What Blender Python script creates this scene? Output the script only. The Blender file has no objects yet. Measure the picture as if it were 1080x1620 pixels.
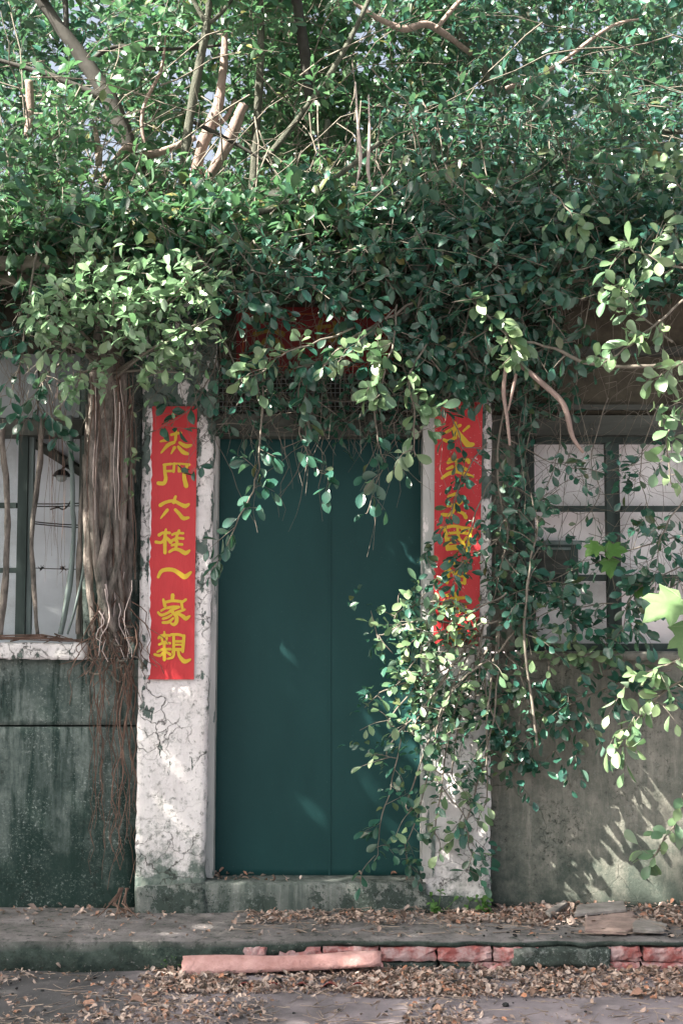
import bpy, math, random
import numpy as np
from mathutils import Vector, Matrix, noise as mnoise
R = math.radians
rnd = random.Random(7)
rng = np.random.default_rng(11)
scene = bpy.context.scene
COL = scene.collection

# ------------------------------------------------------------------ camera
F, CX, CY = 2250.0, 540.0, 810.0
CAM = Vector((0, -6.8, 1.25)); PITCH = math.atan(0.0898)
cd = bpy.data.cameras.new("camera"); cam = bpy.data.objects.new("camera", cd); COL.objects.link(cam)
cd.sensor_fit = 'VERTICAL'; cd.sensor_height = 36; cd.lens = 50; cd.clip_end = 2000
cam.location = CAM; cam.rotation_euler = (math.pi/2 + PITCH, 0, 0); scene.camera = cam
cd.dof.use_dof = True; cd.dof.focus_distance = 6.6; cd.dof.aperture_fstop = 11

# ------------------------------------------------------------------ light
SUN_D = Vector((0.62, 0.33, -0.71)).normalized()          # the way the light travels
wd = bpy.data.worlds.new("World"); scene.world = wd; wd.use_nodes = True
wnt = wd.node_tree; bg = wnt.nodes['Background']
sky = wnt.nodes.new('ShaderNodeTexSky'); sky.sky_type = 'NISHITA'; sky.sun_disc = False
sky.sun_elevation = math.asin(-SUN_D.z); sky.sun_rotation = math.atan2(-SUN_D.x, -SUN_D.y) % (2*math.pi)
sky.dust_density = 9.0; sky.air_density = 1.0; sky.ozone_density = 1.0
hs = wnt.nodes.new('ShaderNodeHueSaturation'); hs.inputs['Saturation'].default_value = .62      # thin high haze
wnt.links.new(sky.outputs[0], hs.inputs['Color']); wnt.links.new(hs.outputs[0], bg.inputs[0]); bg.inputs[1].default_value = 0.06
sl = bpy.data.lights.new("sun", 'SUN'); sun = bpy.data.objects.new("sun", sl); COL.objects.link(sun)
sl.energy = 5.0; sl.angle = R(0.5); sl.color = (1.0, 0.90, 0.79)
sun.rotation_euler = SUN_D.to_track_quat('-Z', 'Y').to_euler(); sun.location = (-8, -6, 12)
vs = scene.view_settings
vs.view_transform = 'Standard'; vs.look = 'None'; vs.gamma = 1; vs.use_curve_mapping = False
vs.exposure = 2.68

# ------------------------------------------------------------------ geometry helpers
FWD = Vector((0, math.cos(PITCH), math.sin(PITCH))); UPV = Vector((0, -math.sin(PITCH), math.cos(PITCH)))
def W(px, py, Y=0.0):
    """the point of the place at depth Y that the photograph shows at (px, py)"""
    d = FWD + Vector((1, 0, 0))*((px-CX)/F) + UPV*((CY-py)/F)
    return CAM + d*((Y-CAM.y)/d.y)
def Wz(px, py, z):
    d = FWD + Vector((1, 0, 0))*((px-CX)/F) + UPV*((CY-py)/F)
    return CAM + d*((z-CAM.z)/d.z)
def Wn(px, py, Y):
    px, py, Y = map(np.asarray, (px, py, Y))
    d = np.stack([(px-CX)/F + 0*Y, FWD.y+UPV.y*((CY-py)/F) + 0*Y, FWD.z+UPV.z*((CY-py)/F) + 0*Y], -1)
    return np.array(CAM) + d*((Y-CAM.y)/d[..., 1])[..., None]
def PX(p):
    """pixel of world points (N,3)"""
    q = p-np.array(CAM); z = q@np.array(FWD)
    return CX+F*q[:, 0]/z, CY-F*(q@np.array(UPV))/z

ROOT = {}
def org(o):
    while o is not None and o.name not in ROOT: o = o.parent
    return ROOT[o.name] if o is not None else Vector((0, 0, 0))
def thing(name, label, cat, loc=(0, 0, 0), group=None, kind=None):
    o = bpy.data.objects.new(name, None); COL.objects.link(o); o.location = loc; o.empty_display_size = .1
    ROOT[o.name] = Vector(loc); o['label'] = label; o['category'] = cat
    if group: o['group'] = group
    if kind: o['kind'] = kind
    return o
def link(name, me, parent=None, mat=None, label=None):
    o = bpy.data.objects.new(name, me); COL.objects.link(o)
    if mat is not None and not me.materials: me.materials.append(mat)
    if parent is not None: o.parent = parent
    if label: o['label'] = label
    return o
def tag(o, label, cat, group=None, kind=None):
    o['label'] = label; o['category'] = cat
    if group: o['group'] = group
    if kind: o['kind'] = kind
    return o
def mesh_np(name, v, f, smooth=False):
    me = bpy.data.meshes.new(name); v = np.asarray(v, np.float32); f = np.asarray(f, np.int32)
    me.vertices.add(len(v)); me.vertices.foreach_set('co', v.ravel())
    me.loops.add(f.size); me.loops.foreach_set('vertex_index', f.ravel())
    me.polygons.add(len(f)); me.polygons.foreach_set('loop_start', np.arange(0, f.size, f.shape[1], dtype=np.int32))
    me.update(calc_edges=True)
    me.shade_smooth() if smooth else me.shade_flat()
    return me
class MB:
    def __init__(s): s.v = []; s.f = []
    def add(s, vs_, fs):
        b = len(s.v); s.v += [Vector(x) for x in vs_]; s.f += [tuple(b+i for i in q) for q in fs]
    def build(s, name, mat, parent=None, smooth=False, label=None):
        L = org(parent) if parent is not None else Vector((0, 0, 0))
        me = bpy.data.meshes.new(name); me.from_pydata([v-L for v in s.v], [], s.f); me.update()
        me.shade_smooth() if smooth else me.shade_flat()
        return link(name, me, parent, mat, label)
    def box(s, a, b, jit=0.0):
        x0, y0, z0 = (min(a[i], b[i]) for i in range(3)); x1, y1, z1 = (max(a[i], b[i]) for i in range(3))
        p = [(x0, y0, z0), (x1, y0, z0), (x1, y1, z0), (x0, y1, z0), (x0, y0, z1), (x1, y0, z1), (x1, y1, z1), (x0, y1, z1)]
        if jit: p = [tuple(c+rnd.uniform(-jit, jit) for c in q) for q in p]
        s.add(p, [(3, 2, 1, 0), (4, 5, 6, 7), (0, 1, 5, 4), (1, 2, 6, 5), (2, 3, 7, 6), (3, 0, 4, 7)])
    def pbox(s, x0, y0, x1, y1, Y0, Y1, jit=0.0):
        """box whose front face fills the pixel rectangle at depth Y0"""
        a = W(x0, y1, Y0); b = W(x1, y0, Y0); m = W((x0+x1)/2, (y0+y1)/2, Y0)
        xs = W(x0, (y0+y1)/2, Y0).x, W(x1, (y0+y1)/2, Y0).x
        s.box((xs[0], Y0, a.z), (xs[1], Y1, b.z), jit)
    def prism(s, poly, Y0, Y1):
        n = len(poly); p = [W(x, y, Y0) for x, y in poly]
        a = sum(p[i].x*p[(i+1) % n].z-p[(i+1) % n].x*p[i].z for i in range(n))
        if a < 0: p.reverse()
        q = [Vector((c.x, Y1, c.z)) for c in p]
        s.add(p+q, [tuple(range(n)), tuple(range(2*n-1, n-1, -1))]+[(i, n+i, n+(i+1) % n, (i+1) % n) for i in range(n)])
    def patch(s, c, Y0, Y1, nx=12, nz=24, amp=.003, edge=.004, freq=6.0, Y0b=None):
        """solid slab whose front is a worn grid; c = pixel corners tl, tr, br, bl"""
        tl, tr, br, bl = [W(x, y, Y0) for x, y in c]; V = []; 
        for j in range(nz+1):
            for i in range(nx+1):
                u, v = i/nx, j/nz
                p = (tl*(1-u)+tr*u)*(1-v)+(bl*(1-u)+br*u)*v
                nz_ = mnoise.fractal(p*freq, .8, 2.2, 4); p = p.copy()
                p.y += amp*nz_
                if i in (0, nx): p.x += edge*mnoise.fractal(p*freq*3+Vector((7, 1, 3)), .8, 2, 4); p.y += abs(edge)*.6
                if j in (0, nz): p.z += edge*mnoise.fractal(p*freq*3+Vector((3, 9, 1)), .8, 2, 4); p.y += abs(edge)*.6
                V.append(p)
        n = nx+1
        Fs = [(j*n+i, (j+1)*n+i, (j+1)*n+i+1, j*n+i+1) for j in range(nz) for i in range(nx)]
        bd = [i for i in range(nx)]+[j*n+nx for j in range(nz)]+[nz*n+i for i in range(nx, 0, -1)]+[j*n for j in range(nz, 0, -1)]
        b0 = len(V); V += [Vector((V[k].x, Y1, V[k].z)) for k in bd]; m = len(bd)
        Fs += [(bd[k], bd[(k+1) % m], b0+(k+1) % m, b0+k) for k in range(m)]
        Fs.append(tuple(b0+k for k in range(m)))
        s.add(V, Fs)
    def tube(s, pts, r, seg=6, sub=4, rough=0.0, cap=True, flat=1.0):
        P = spline(pts, sub); n = len(P)
        rr = r if isinstance(r, (list, tuple)) else [r, r]
        V = []; up = Vector((0.13, -.9, .4))
        for i, p in enumerate(P):
            t = (P[min(i+1, n-1)]-P[max(i-1, 0)]).normalized()
            a = t.cross(up); a = a.normalized() if a.length > 1e-4 else Vector((1, 0, 0)); b = t.cross(a)
            x = i/(n-1)*(len(rr)-1); k = min(int(x), len(rr)-2); rad = rr[k]+(rr[k+1]-rr[k])*(x-k)
            for j in range(seg):
                an = 2*math.pi*j/seg
                q = rad*(1+(rough*mnoise.noise(Vector((p.x*9+j*1.7, p.y*9, p.z*9))) if rough else 0))
                V.append(p+a*math.cos(an)*q+b*math.sin(an)*q*flat)
        Fs = [(i*seg+j, i*seg+(j+1) % seg, (i+1)*seg+(j+1) % seg, (i+1)*seg+j) for i in range(n-1) for j in range(seg)]
        if cap: Fs += [tuple(range(seg-1, -1, -1)), tuple((n-1)*seg+j for j in range(seg))]
        s.add(V, Fs)
def spline(pts, sub=4):
    P = [Vector(p) for p in pts]
    if len(P) < 3 or sub <= 1:
        return [P[0].lerp(P[-1], i/max(1, sub)) for i in range(sub+1)] if len(P) == 2 and sub > 1 else P
    out = []
    for i in range(len(P)-1):
        a, b, c, d = P[max(i-1, 0)], P[i], P[i+1], P[min(i+2, len(P)-1)]
        for k in range(sub):
            t = k/sub
            out.append(.5*((2*b)+(c-a)*t+(2*a-5*b+4*c-d)*t*t+(3*b-a-3*c+d)*t**3))
    out.append(P[-1]); return out

# ------------------------------------------------------------------ materials
class Mat:
    def __init__(s, name):
        s.m = bpy.data.materials.new(name); s.m.use_nodes = True; s.nt = s.m.node_tree
        s.b = s.nt.nodes['Principled BSDF']; s.out = s.nt.nodes['Material Output']
        s.co = s.nt.nodes.new('ShaderNodeTexCoord').outputs['Object']
    def n(s, t, **k):
        x = s.nt.nodes.new('ShaderNode'+t)
        for a, v in k.items(): setattr(x, a, v)
        return x
    def set(s, sock, v):
        if isinstance(v, bpy.types.NodeSocket): s.nt.links.new(v, sock)
        elif isinstance(v, tuple) and sock.type == 'RGBA': sock.default_value = (*v[:3], 1)
        else: sock.default_value = v
    def map(s, scale=(1, 1, 1), loc=(0, 0, 0)):
        x = s.n('Mapping'); s.set(x.inputs[0], s.co); x.inputs['Scale'].default_value = scale; x.inputs['Location'].default_value = loc
        return x.outputs[0]
    def noise(s, scale, detail=5, rough=.6, vec=None, dist=0.0):
        x = s.n('TexNoise'); s.set(x.inputs['Vector'], vec if vec is not None else s.co)
        x.inputs['Scale'].default_value = scale; x.inputs['Detail'].default_value = detail
        x.inputs['Roughness'].default_value = rough; x.inputs['Distortion'].default_value = dist
        return x.outputs[0]
    def ramp(s, f, *stops):
        x = s.n('ValToRGB'); s.set(x.inputs[0], f); e = x.color_ramp.elements
        while len(e) < len(stops): e.new(.5)
        for k, (p, c) in enumerate(stops):
            e[k].position = p; e[k].color = (*c, 1) if isinstance(c, tuple) else (c, c, c, 1)
        return x.outputs[0]
    def mix(s, f, a, b, mode='MIX'):
        x = s.n('Mix', data_type='RGBA', blend_type=mode); s.set(x.inputs[0], f); s.set(x.inputs[6], a); s.set(x.inputs[7], b)
        return x.outputs[2]
    def math(s, op, a, b=0.0, c=None, clamp=False):
        x = s.n('Math', operation=op, use_clamp=clamp); s.set(x.inputs[0], a); s.set(x.inputs[1], b)
        if c is not None: s.set(x.inputs[2], c)
        return x.outputs[0]
    def z(s):
        x = s.n('SeparateXYZ'); s.set(x.inputs[0], s.co); return x.outputs[2]
    def voro(s, scale, vec=None, feature='DISTANCE_TO_EDGE'):
        x = s.n('TexVoronoi', feature=feature); s.set(x.inputs['Vector'], vec if vec is not None else s.co); x.inputs['Scale'].default_value = scale
        return x.outputs[0]
    def bump(s, h, strength=.4, dist=.01, prev=None):
        x = s.n('Bump'); s.set(x.inputs['Height'], h); x.inputs['Strength'].default_value = strength; x.inputs['Distance'].default_value = dist
        if prev is not None: s.set(x.inputs['Normal'], prev)
        s.set(s.b.inputs['Normal'], x.outputs[0]); return x.outputs[0]
    def done(s, col, rough=.8, spec=.3):
        s.set(s.b.inputs['Base Color'], col); s.set(s.b.inputs['Roughness'], rough); s.b.inputs['Specular IOR Level'].default_value = spec
        return s.m

def cracks(M, scale, width, seed=0.0):
    wob = M.n('VectorMath', operation='MULTIPLY_ADD')
    nz = M.n('TexNoise'); M.set(nz.inputs['Vector'], M.co); nz.inputs['Scale'].default_value = 6; nz.inputs['Detail'].default_value = 6
    M.set(wob.inputs[0], nz.outputs[1]); wob.inputs[1].default_value = (.28, .28, .28); M.set(wob.inputs[2], M.map((1, 1, 1), (seed, seed, seed)))
    d = M.voro(scale, wob.outputs[0])
    gate = M.ramp(M.noise(2.3, 2, .5, M.map((1, 1, 1), (seed+4, 0, 0))), (.48, 0.0), (.56, 1.0))
    line = M.ramp(d, (0.0, 1.0), (width, 0.0))
    return M.math('MULTIPLY', line, gate)

def m_white(name, base_z=.12, flake=.0):
    M = Mat(name); z = M.z()
    grime = M.noise(5, 9, .72); fine = M.noise(38, 6, .7); streak = M.noise(7, 6, .65, M.map((2.2, 2.2, .22)))
    col = M.ramp(grime, (.3, (.56, .54, .54)), (.5, (.70, .69, .69)), (.7, (.78, .77, .755)))
    col = M.mix(M.ramp(streak, (.5, 0.0), (.75, .55)), col, (.40, .40, .38))
    spots = M.math('MULTIPLY', M.ramp(fine, (.55, 0.0), (.64, 1.0)), M.ramp(M.noise(3.1, 3, .6), (.40, 0.0), (.62, 1.0)))
    col = M.mix(M.math('MULTIPLY', spots, .85), col, (.10, .115, .10))
    mould = M.math('MULTIPLY', M.ramp(M.noise(26, 9, .82), (.50, 0.0), (.60, 1.0)), M.ramp(M.noise(4.2, 6, .72, M.map((1, 1, .7), (9, 2, 5))), (.48, 0.0), (.62, .95)))
    col = M.mix(mould, col, (.075, .10, .085))
    # algae climbs from the foot, ragged by noise
    h = M.math('ADD', M.math('MULTIPLY', z, 1.6), M.math('MULTIPLY', M.math('SUBTRACT', M.noise(9, 9, .75), .5), -1.6))
    alg = M.ramp(h, (base_z, 1.0), (base_z+.25, 0.0))
    col = M.mix(M.math('MULTIPLY', alg, .95), col, M.ramp(M.noise(30, 4), (.35, (.05, .085, .075)), (.7, (.16, .20, .17))))
    # peeled paint higher up shows green-grey render
    pz = M.ramp(z, (0.0, 0.0), (1.0, 1.0)) if False else M.math('MULTIPLY_ADD', z, .10, -.115)
    pe = M.ramp(M.math('ADD', M.noise(6.5, 9, .62, M.map((1.6, 1.6, .8))), pz), (.585-flake, 0.0), (.60-flake, 1.0))
    col = M.mix(pe, col, M.ramp(M.noise(22, 5), (.3, (.06, .10, .09)), (.7, (.15, .19, .17))))
    ck = M.math('MAXIMUM', cracks(M, 3.4, .012), cracks(M, 7.5, .014, 3.3))
    col = M.mix(M.math('MULTIPLY', ck, .85), col, (.05, .05, .045))
    hgt = M.math('SUBTRACT', M.math('SUBTRACT', fine, M.math('MULTIPLY', pe, .9)), M.math('MULTIPLY', ck, 1.5))
    M.bump(hgt, .8, .008)
    return M.done(col, .85, .25)
def m_concrete(name, lo, hi, dark, foot=.5, spec_amt=.6, streaks=1.0):
    M = Mat(name); z = M.z()
    a = M.noise(3.2, 12, .72); st = M.noise(9, 9, .72, M.map((2.0, 2.0, .26))); fine = M.noise(70, 8, .8); mid = M.noise(14, 9, .75)
    col = M.ramp(a, (.36, lo), (.62, hi))
    col = M.mix(M.ramp(mid, (.35, .55), (.6, 0.0)), col, tuple((l+d)*.5 for l, d in zip(lo, dark)))
    pale = M.ramp(M.noise(7, 9, .7, M.map((2.2, 2.2, .3), (4, 1, 7))), (.52, 0.0), (.68, .6))
    col = M.mix(pale, col, tuple(min(1, c*1.25) for c in hi))
    col = M.mix(M.math('MULTIPLY', M.ramp(st, (.46, 0.0), (.60, .9)), streaks), col, dark)
    h = M.math('ADD', M.math('MULTIPLY', z, 1.1), M.math('MULTIPLY', M.math('SUBTRACT', M.noise(6, 10, .75), .5), -2.2))
    col = M.mix(M.ramp(h, (foot-.25, .92), (foot+.35, 0.0)), col, dark)
    lich = M.math('MULTIPLY', M.ramp(fine, (.54, 0.0), (.62, 1.0)), M.ramp(M.noise(5, 7, .75, M.map((1, 1, .6))), (.44, 0.0), (.58, spec_amt)))
    col = M.mix(lich, col, (.34, .39, .37))
    blk = M.math('MULTIPLY', M.ramp(M.noise(34, 8, .85), (.53, 0.0), (.60, 1.0)), M.ramp(M.noise(3.2, 6, .7, M.map((1, 1, .5))), (.47, 0.0), (.60, .9)))
    col = M.mix(blk, col, (.014, .022, .019))
    ck = M.math('MULTIPLY', cracks(M, 2.1, .007, 8.0), .55); col = M.mix(ck, col, (.02, .025, .022))
    M.bump(M.math('SUBTRACT', M.math('ADD', M.math('MULTIPLY', mid, .8), fine), M.math('ADD', ck, M.math('MULTIPLY', blk, .4))), .7, .008)
    return M.done(col, .9, .2)
def m_plain(name, c, rough=.7, var=.35, scale=14, spec=.3, bump=.2, stretch=(1, 1, 1), c2=None, bd=.004):
    M = Mat(name); v = M.map(stretch); a = M.noise(scale, 8, .68, v)
    c2 = c2 or tuple(x*(1-var) for x in c)
    col = M.ramp(a, (.32, c2), (.66, c))
    M.bump(M.noise(scale*4, 6, .7, v), bump, bd)
    return M.done(col, rough, spec)
def m_leaf(name, cols, back, rough=.36, trans=.28):
    M = Mat(name)
    g = M.n('NewGeometry'); oi = M.n('ObjectInfo')
    f = M.math('FRACT', M.math('ADD', g.outputs['Random Per Island'], oi.outputs['Random']))
    n = len(cols)
    col = M.ramp(f, *[(i/(n-1), c) for i, c in enumerate(cols)])
    col = M.mix(M.ramp(M.noise(60, 3, .6), (.35, 0.0), (.75, .35)), col, tuple(c*.6 for c in cols[0]))
    col = M.mix(M.math('MULTIPLY', g.outputs['Backfacing'], .75), col, back)
    M.done(col, M.math('ADD', M.math('MULTIPLY', g.outputs['Backfacing'], .25), rough), .65 if rough < .4 else .35)
    t = M.n('BsdfTranslucent'); tc = M.mix(.5, col, (.10, .28, .08)); M.set(t.inputs[0], tc)
    mx = M.n('MixShader'); mx.inputs[0].default_value = trans
    M.set(mx.inputs[1], M.b.outputs[0]); M.set(mx.inputs[2], t.outputs[0]); M.set(M.out.inputs[0], mx.outputs[0])
    return M.m

WHITE = m_white('old_white_plaster', .26)
WHITE2 = m_white('flaking_white_plaster', .03, .02)
WALL_L = m_concrete('mossy_grey_render', (.055, .085, .078), (.20, .24, .225), (.014, .034, .029), .45, .8)
WALL_R = m_concrete('grey_render', (.135, .145, .122), (.275, .272, .235), (.06, .080, .068), .12, .3, .45)
WALL_D = m_plain('dark_brown_render', (.085, .08, .06), .9, .6, 9, .2, .5)  # mottled dark brown for the walls above windows and door
PANELM = m_plain('grey_cement_board', (.24, .27, .28), .8, .25, 7, .2, .2)
STEP = m_concrete('step_concrete', (.10, .125, .115), (.23, .245, .23), (.04, .06, .052), -.6, .5, .7)
def m_platform():
    M = Mat('walkway_concrete')
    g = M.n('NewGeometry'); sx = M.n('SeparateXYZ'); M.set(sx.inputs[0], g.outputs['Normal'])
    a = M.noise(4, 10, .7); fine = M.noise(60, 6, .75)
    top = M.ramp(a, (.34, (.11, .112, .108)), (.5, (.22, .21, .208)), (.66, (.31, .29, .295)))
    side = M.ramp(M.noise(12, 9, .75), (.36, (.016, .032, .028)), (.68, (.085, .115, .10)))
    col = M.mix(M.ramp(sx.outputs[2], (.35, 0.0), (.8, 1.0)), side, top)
    col = M.mix(M.math('MULTIPLY', M.ramp(M.noise(17, 7, .75), (.52, 0.0), (.62, 1.0)), .8), col, (.035, .05, .043))
    col = M.mix(M.ramp(fine, (.60, 0.0), (.68, .5)), col, (.38, .37, .36))
    M.bump(M.math('ADD', M.math('ADD', a, fine), M.noise(16, 9, .8)), .9, .018)
    return M.done(col, .9, .2)
PLAT = m_platform()
def m_ground():
    M = Mat('worn_lane_surface')
    a = M.noise(1.6, 9, .68); fine = M.noise(90, 6, .8)
    col = M.ramp(a, (.36, (.115, .105, .11)), (.52, (.22, .195, .21)), (.7, (.30, .27, .285)))
    sx = M.n('SeparateXYZ'); M.set(sx.inputs[0], M.co)
    lf = M.math('ADD', sx.outputs[0], M.math('MULTIPLY', M.math('SUBTRACT', M.noise(3.5, 6, .7), .5), 2.2))
    col = M.mix(M.ramp(lf, (-.2, .0), (0.0, .0)) if False else M.math('MULTIPLY', M.ramp(M.math('MULTIPLY_ADD', lf, -.5, .0), (.18, 0.0), (.5, 1.0)), .8), col, (.05, .055, .055))
    col = M.mix(M.ramp(fine, (.6, 0.0), (.7, .7)), col, (.06, .055, .055))
    col = M.mix(M.ramp(M.noise(70, 4, .7, M.map((1, 1, 1), (5, 2, 1))), (.64, 0.0), (.7, .6)), col, (.42, .36, .36))
    M.bump(M.math('ADD', M.math('MULTIPLY', a, 2.0), fine), .6, .008)
    return M.done(col, .92, .2)
GROUND = m_ground()
def m_door():
    M = Mat('teal_painted_sheet')
    a = M.noise(2.5, 7, .6, M.map((1, 1, .35))); d = M.noise(120, 4, .7)
    col = M.ramp(a, (.3, (.006, .038, .039)), (.7, (.010, .053, .054)))
    col = M.mix(M.math('MULTIPLY', M.ramp(d, (.66, 0.0), (.72, 1.0)), .35), col, (.12, .2, .19))
    h = M.math('ADD', M.math('MULTIPLY', M.z(), 3.0), M.math('MULTIPLY', M.math('SUBTRACT', M.noise(8, 8, .7), .5), -.7))
    col = M.mix(M.ramp(h, (.12, .5), (.5, 0.0)), col, (.05, .085, .08))
    M.bump(M.noise(5, 4), .25, .01)
    return M.done(col, .6, .2)
DOOR = m_door()
WOOD_T = m_plain('flaking_teal_wood', (.20, .26, .25), .75, .7, 12, .25, .5, (1, 1, .12))
def m_jamb():
    M = Mat('flaking_jamb_paint'); v = M.map((1, 1, .25))
    col = M.ramp(M.noise(7, 6, .65, v), (.3, (.30, .33, .32)), (.7, (.50, .50, .49)))
    pe = M.ramp(M.noise(16, 8, .68, v), (.56, 0.0), (.585, 1.0)); col = M.mix(pe, col, (.12, .16, .15))
    col = M.mix(M.ramp(M.noise(13, 8, .7, M.map((1, 1, .3), (3, 3, 3))), (.62, 0.0), (.64, 1.0)), col, (.70, .67, .66))
    M.bump(M.math('SUBTRACT', 1.0, pe), .6, .004)
    return M.done(col, .8, .25)
JAMB = m_jamb()
WOOD_D = m_plain('dark_weathered_wood', (.085, .095, .085), .8, .65, 10, .2, .5, (.15, 1, 1))
WOOD_V = m_plain('grey_green_window_wood', (.055, .08, .075), .8, .6, 12, .2, .5, (1, 1, .12))
EAVE = m_plain('rotting_eave_board', (.20, .19, .15), .85, .75, 9, .2, .7, (.12, 1, 1))
INNER = m_plain('whitewashed_inner_wall', (.88, .85, .86), .9, .08, 5, .2, .2)
INNER_B = m_plain('bluish_inner_wall', (.70, .75, .80), .9, .12, 5, .2, .2)
BLACKW = m_plain('black_wire', (.015, .015, .017), .5, .2)
METAL = m_plain('galvanised_wire', (.22, .25, .25), .5, .3)
def m_glass():
    M = Mat('thin_dusty_glass'); tr = M.n('BsdfTransparent'); tr.inputs[0].default_value = (.98, .99, .99, 1)
    M.done((.5, .52, .52), .25, .5)
    mx = M.n('MixShader'); M.set(mx.inputs[0], M.ramp(M.noise(9, 8, .7), (.4, .03), (.75, .14)))
    M.set(mx.inputs[1], tr.outputs[0]); M.set(mx.inputs[2], M.b.outputs[0]); M.set(M.out.inputs[0], mx.outputs[0]); return M.m
GLASS = m_glass()
def m_paper(name, specks):
    M = Mat(name)
    col = M.ramp(M.noise(4, 6, .6, M.map((1, 1, .5))), (.3, (.40, .020, .026)), (.7, (.50, .038, .044)))
    if specks:
        g = M.ramp(M.noise(7, 4, .6), (.38, .0), (.62, 1.0))
        f = M.math('MULTIPLY', M.ramp(M.noise(75, 3, .6), (.655, 0.0), (.675, 1.0)), M.math('ADD', M.math('MULTIPLY', g, .9), .1))
        f2 = M.ramp(M.noise(24, 8, .76), (.625, 0.0), (.64, 1.0))
        col = M.mix(M.math('MAXIMUM', f, f2), col, (.68, .62, .64))
    M.bump(M.math('ADD', M.noise(9, 5, .6, M.map((1, 1, .6))), M.math('MULTIPLY', M.noise(5, 6, .7, M.map((6, 1, .7))), .5)), .5, .014)
    return M.done(col, .5, .35)
RED = m_paper('red_paper', False); RED2 = m_paper('flecked_red_paper', True)
GOLD_D = m_plain('dimmed_yellow_ink', (.24, .16, .02), .6, .5, 9, .3, .1)  # dimmer copy of the yellow ink; the plaque's shade is painted in
REDL = m_plain('dull_red_board', (.17, .014, .014), .6, .6, 10, .3, .3)  # red darkened so the plaque looks less lit
GOLD = m_plain('yellow_ink', (.60, .42, .035), .55, .2, 6, .3, .1)
PAPERW = m_plain('white_paper_backing', (.74, .72, .74), .8, .1)
def m_brick(name, base, bloom):
    M = Mat(name); oi = M.n('ObjectInfo')
    c = M.mix(oi.outputs['Random'], tuple(x*.8 for x in base), base)
    col = M.mix(M.ramp(M.noise(16, 8, .72), (.40, 0.0), (.60, bloom)), c, (.40, .31, .31))
    col = M.mix(M.math('MULTIPLY', M.ramp(M.noise(9, 8, .75, M.map((1, 1, 1), (2, 5, 1))), (.55, 0.0), (.66, 1.0)), .8), col, (.05, .065, .055))
    M.bump(M.noise(50, 7, .75), .6, .006)
    return M.done(col, .9, .2)
BRICK = m_brick('faded_red_brick', (.30, .098, .092), .85)
MORTAR = m_concrete('mossy_mortar', (.07, .09, .08), (.22, .235, .22), (.035, .05, .044), -.6, .7, .5)
TILE = m_plain('salmon_clay', (.56, .35, .33), .85, .22, 11, .2, .8, c2=(.33, .17, .155), bd=.012)
CORR = m_plain('rusty_red_sheet', (.26, .075, .065), .8, .5, 14, .3, .4)
SLAB = m_plain('pale_stone', (.34, .32, .30), .9, .6, 12, .2, .8, bd=.01)
SLABR = m_plain('pinkish_stone', (.38, .29, .26), .9, .5, 12, .2, .8, bd=.01)
STRAW = m_plain('pale_straw', (.38, .31, .26), .9, .4, 20, .1)
BARK = m_plain('banyan_bark', (.33, .295, .265), .95, .72, 18, .1, 1.0, (1, 1, .4), c2=(.045, .052, .045), bd=.02)
BARK_P = m_plain('pale_bark', (.33, .26, .23), .85, .35, 16, .1, 1.0, (1, 1, .5), bd=.012)
BARK_G = m_plain('grey_green_bark', (.12, .13, .105), .85, .5, 16, .1, 1.0, (1, 1, .5), bd=.014)
BARK_D = m_plain('dark_bark', (.055, .055, .05), .85, .5, 14, .2, .6)
TWIG = m_plain('grey_twig', (.20, .185, .155), .85, .5, 30, .2, .4)
ROOT_R = m_plain('reddish_root', (.15, .10, .08), .85, .5, 30, .2, .4)
ROOT_W = m_plain('bleached_root', (.55, .48, .45), .85, .3, 30, .2, .4)
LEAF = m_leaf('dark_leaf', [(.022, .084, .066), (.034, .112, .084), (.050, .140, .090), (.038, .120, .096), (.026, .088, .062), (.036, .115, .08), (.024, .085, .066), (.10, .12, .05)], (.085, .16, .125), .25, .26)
LEAF_Y = m_leaf('sunlit_young_leaf', [(.085, .175, .10), (.15, .25, .125), (.22, .31, .155), (.11, .205, .115)], (.22, .30, .21), .32, .26)  # young green, paled further so direct sun is in the colour
LEAF_B = m_leaf('sunlit_shoot_leaf', [(.125, .245, .135), (.20, .35, .18), (.29, .41, .225), (.155, .295, .16)], (.25, .36, .26), .32, .28)  # new shoot green, lightened to imitate strong sunlight on it
LEAF_C = m_leaf('crown_leaf', [(.034, .115, .068), (.052, .150, .074), (.095, .205, .080), (.042, .132, .080), (.028, .10, .066), (.060, .165, .07), (.040, .12, .072), (.22, .20, .06)], (.095, .18, .11), .36, .36)
LEAF_P = m_leaf('pale_lobed_leaf', [(.11, .20, .085), (.14, .23, .10)], (.2, .3, .15), .5, .3)
VEIN = m_plain('pale_leaf_vein', (.22, .30, .17), .6, .2)
WEED = m_leaf('weed_leaf', [(.07, .17, .04), (.10, .22, .05)], (.1, .2, .06), .5, .35)
DRY = m_leaf('dry_leaf', [(.05, .036, .030), (.30, .19, .14), (.38, .29, .24), (.46, .37, .32), (.20, .135, .11), (.42, .20, .12), (.36, .30, .27), (.50, .42, .37)], (.40, .32, .28), .75, .05)
CHAR = m_plain('black_clod', (.025, .027, .028), .9, .4, 40, .2, .6)

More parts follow.
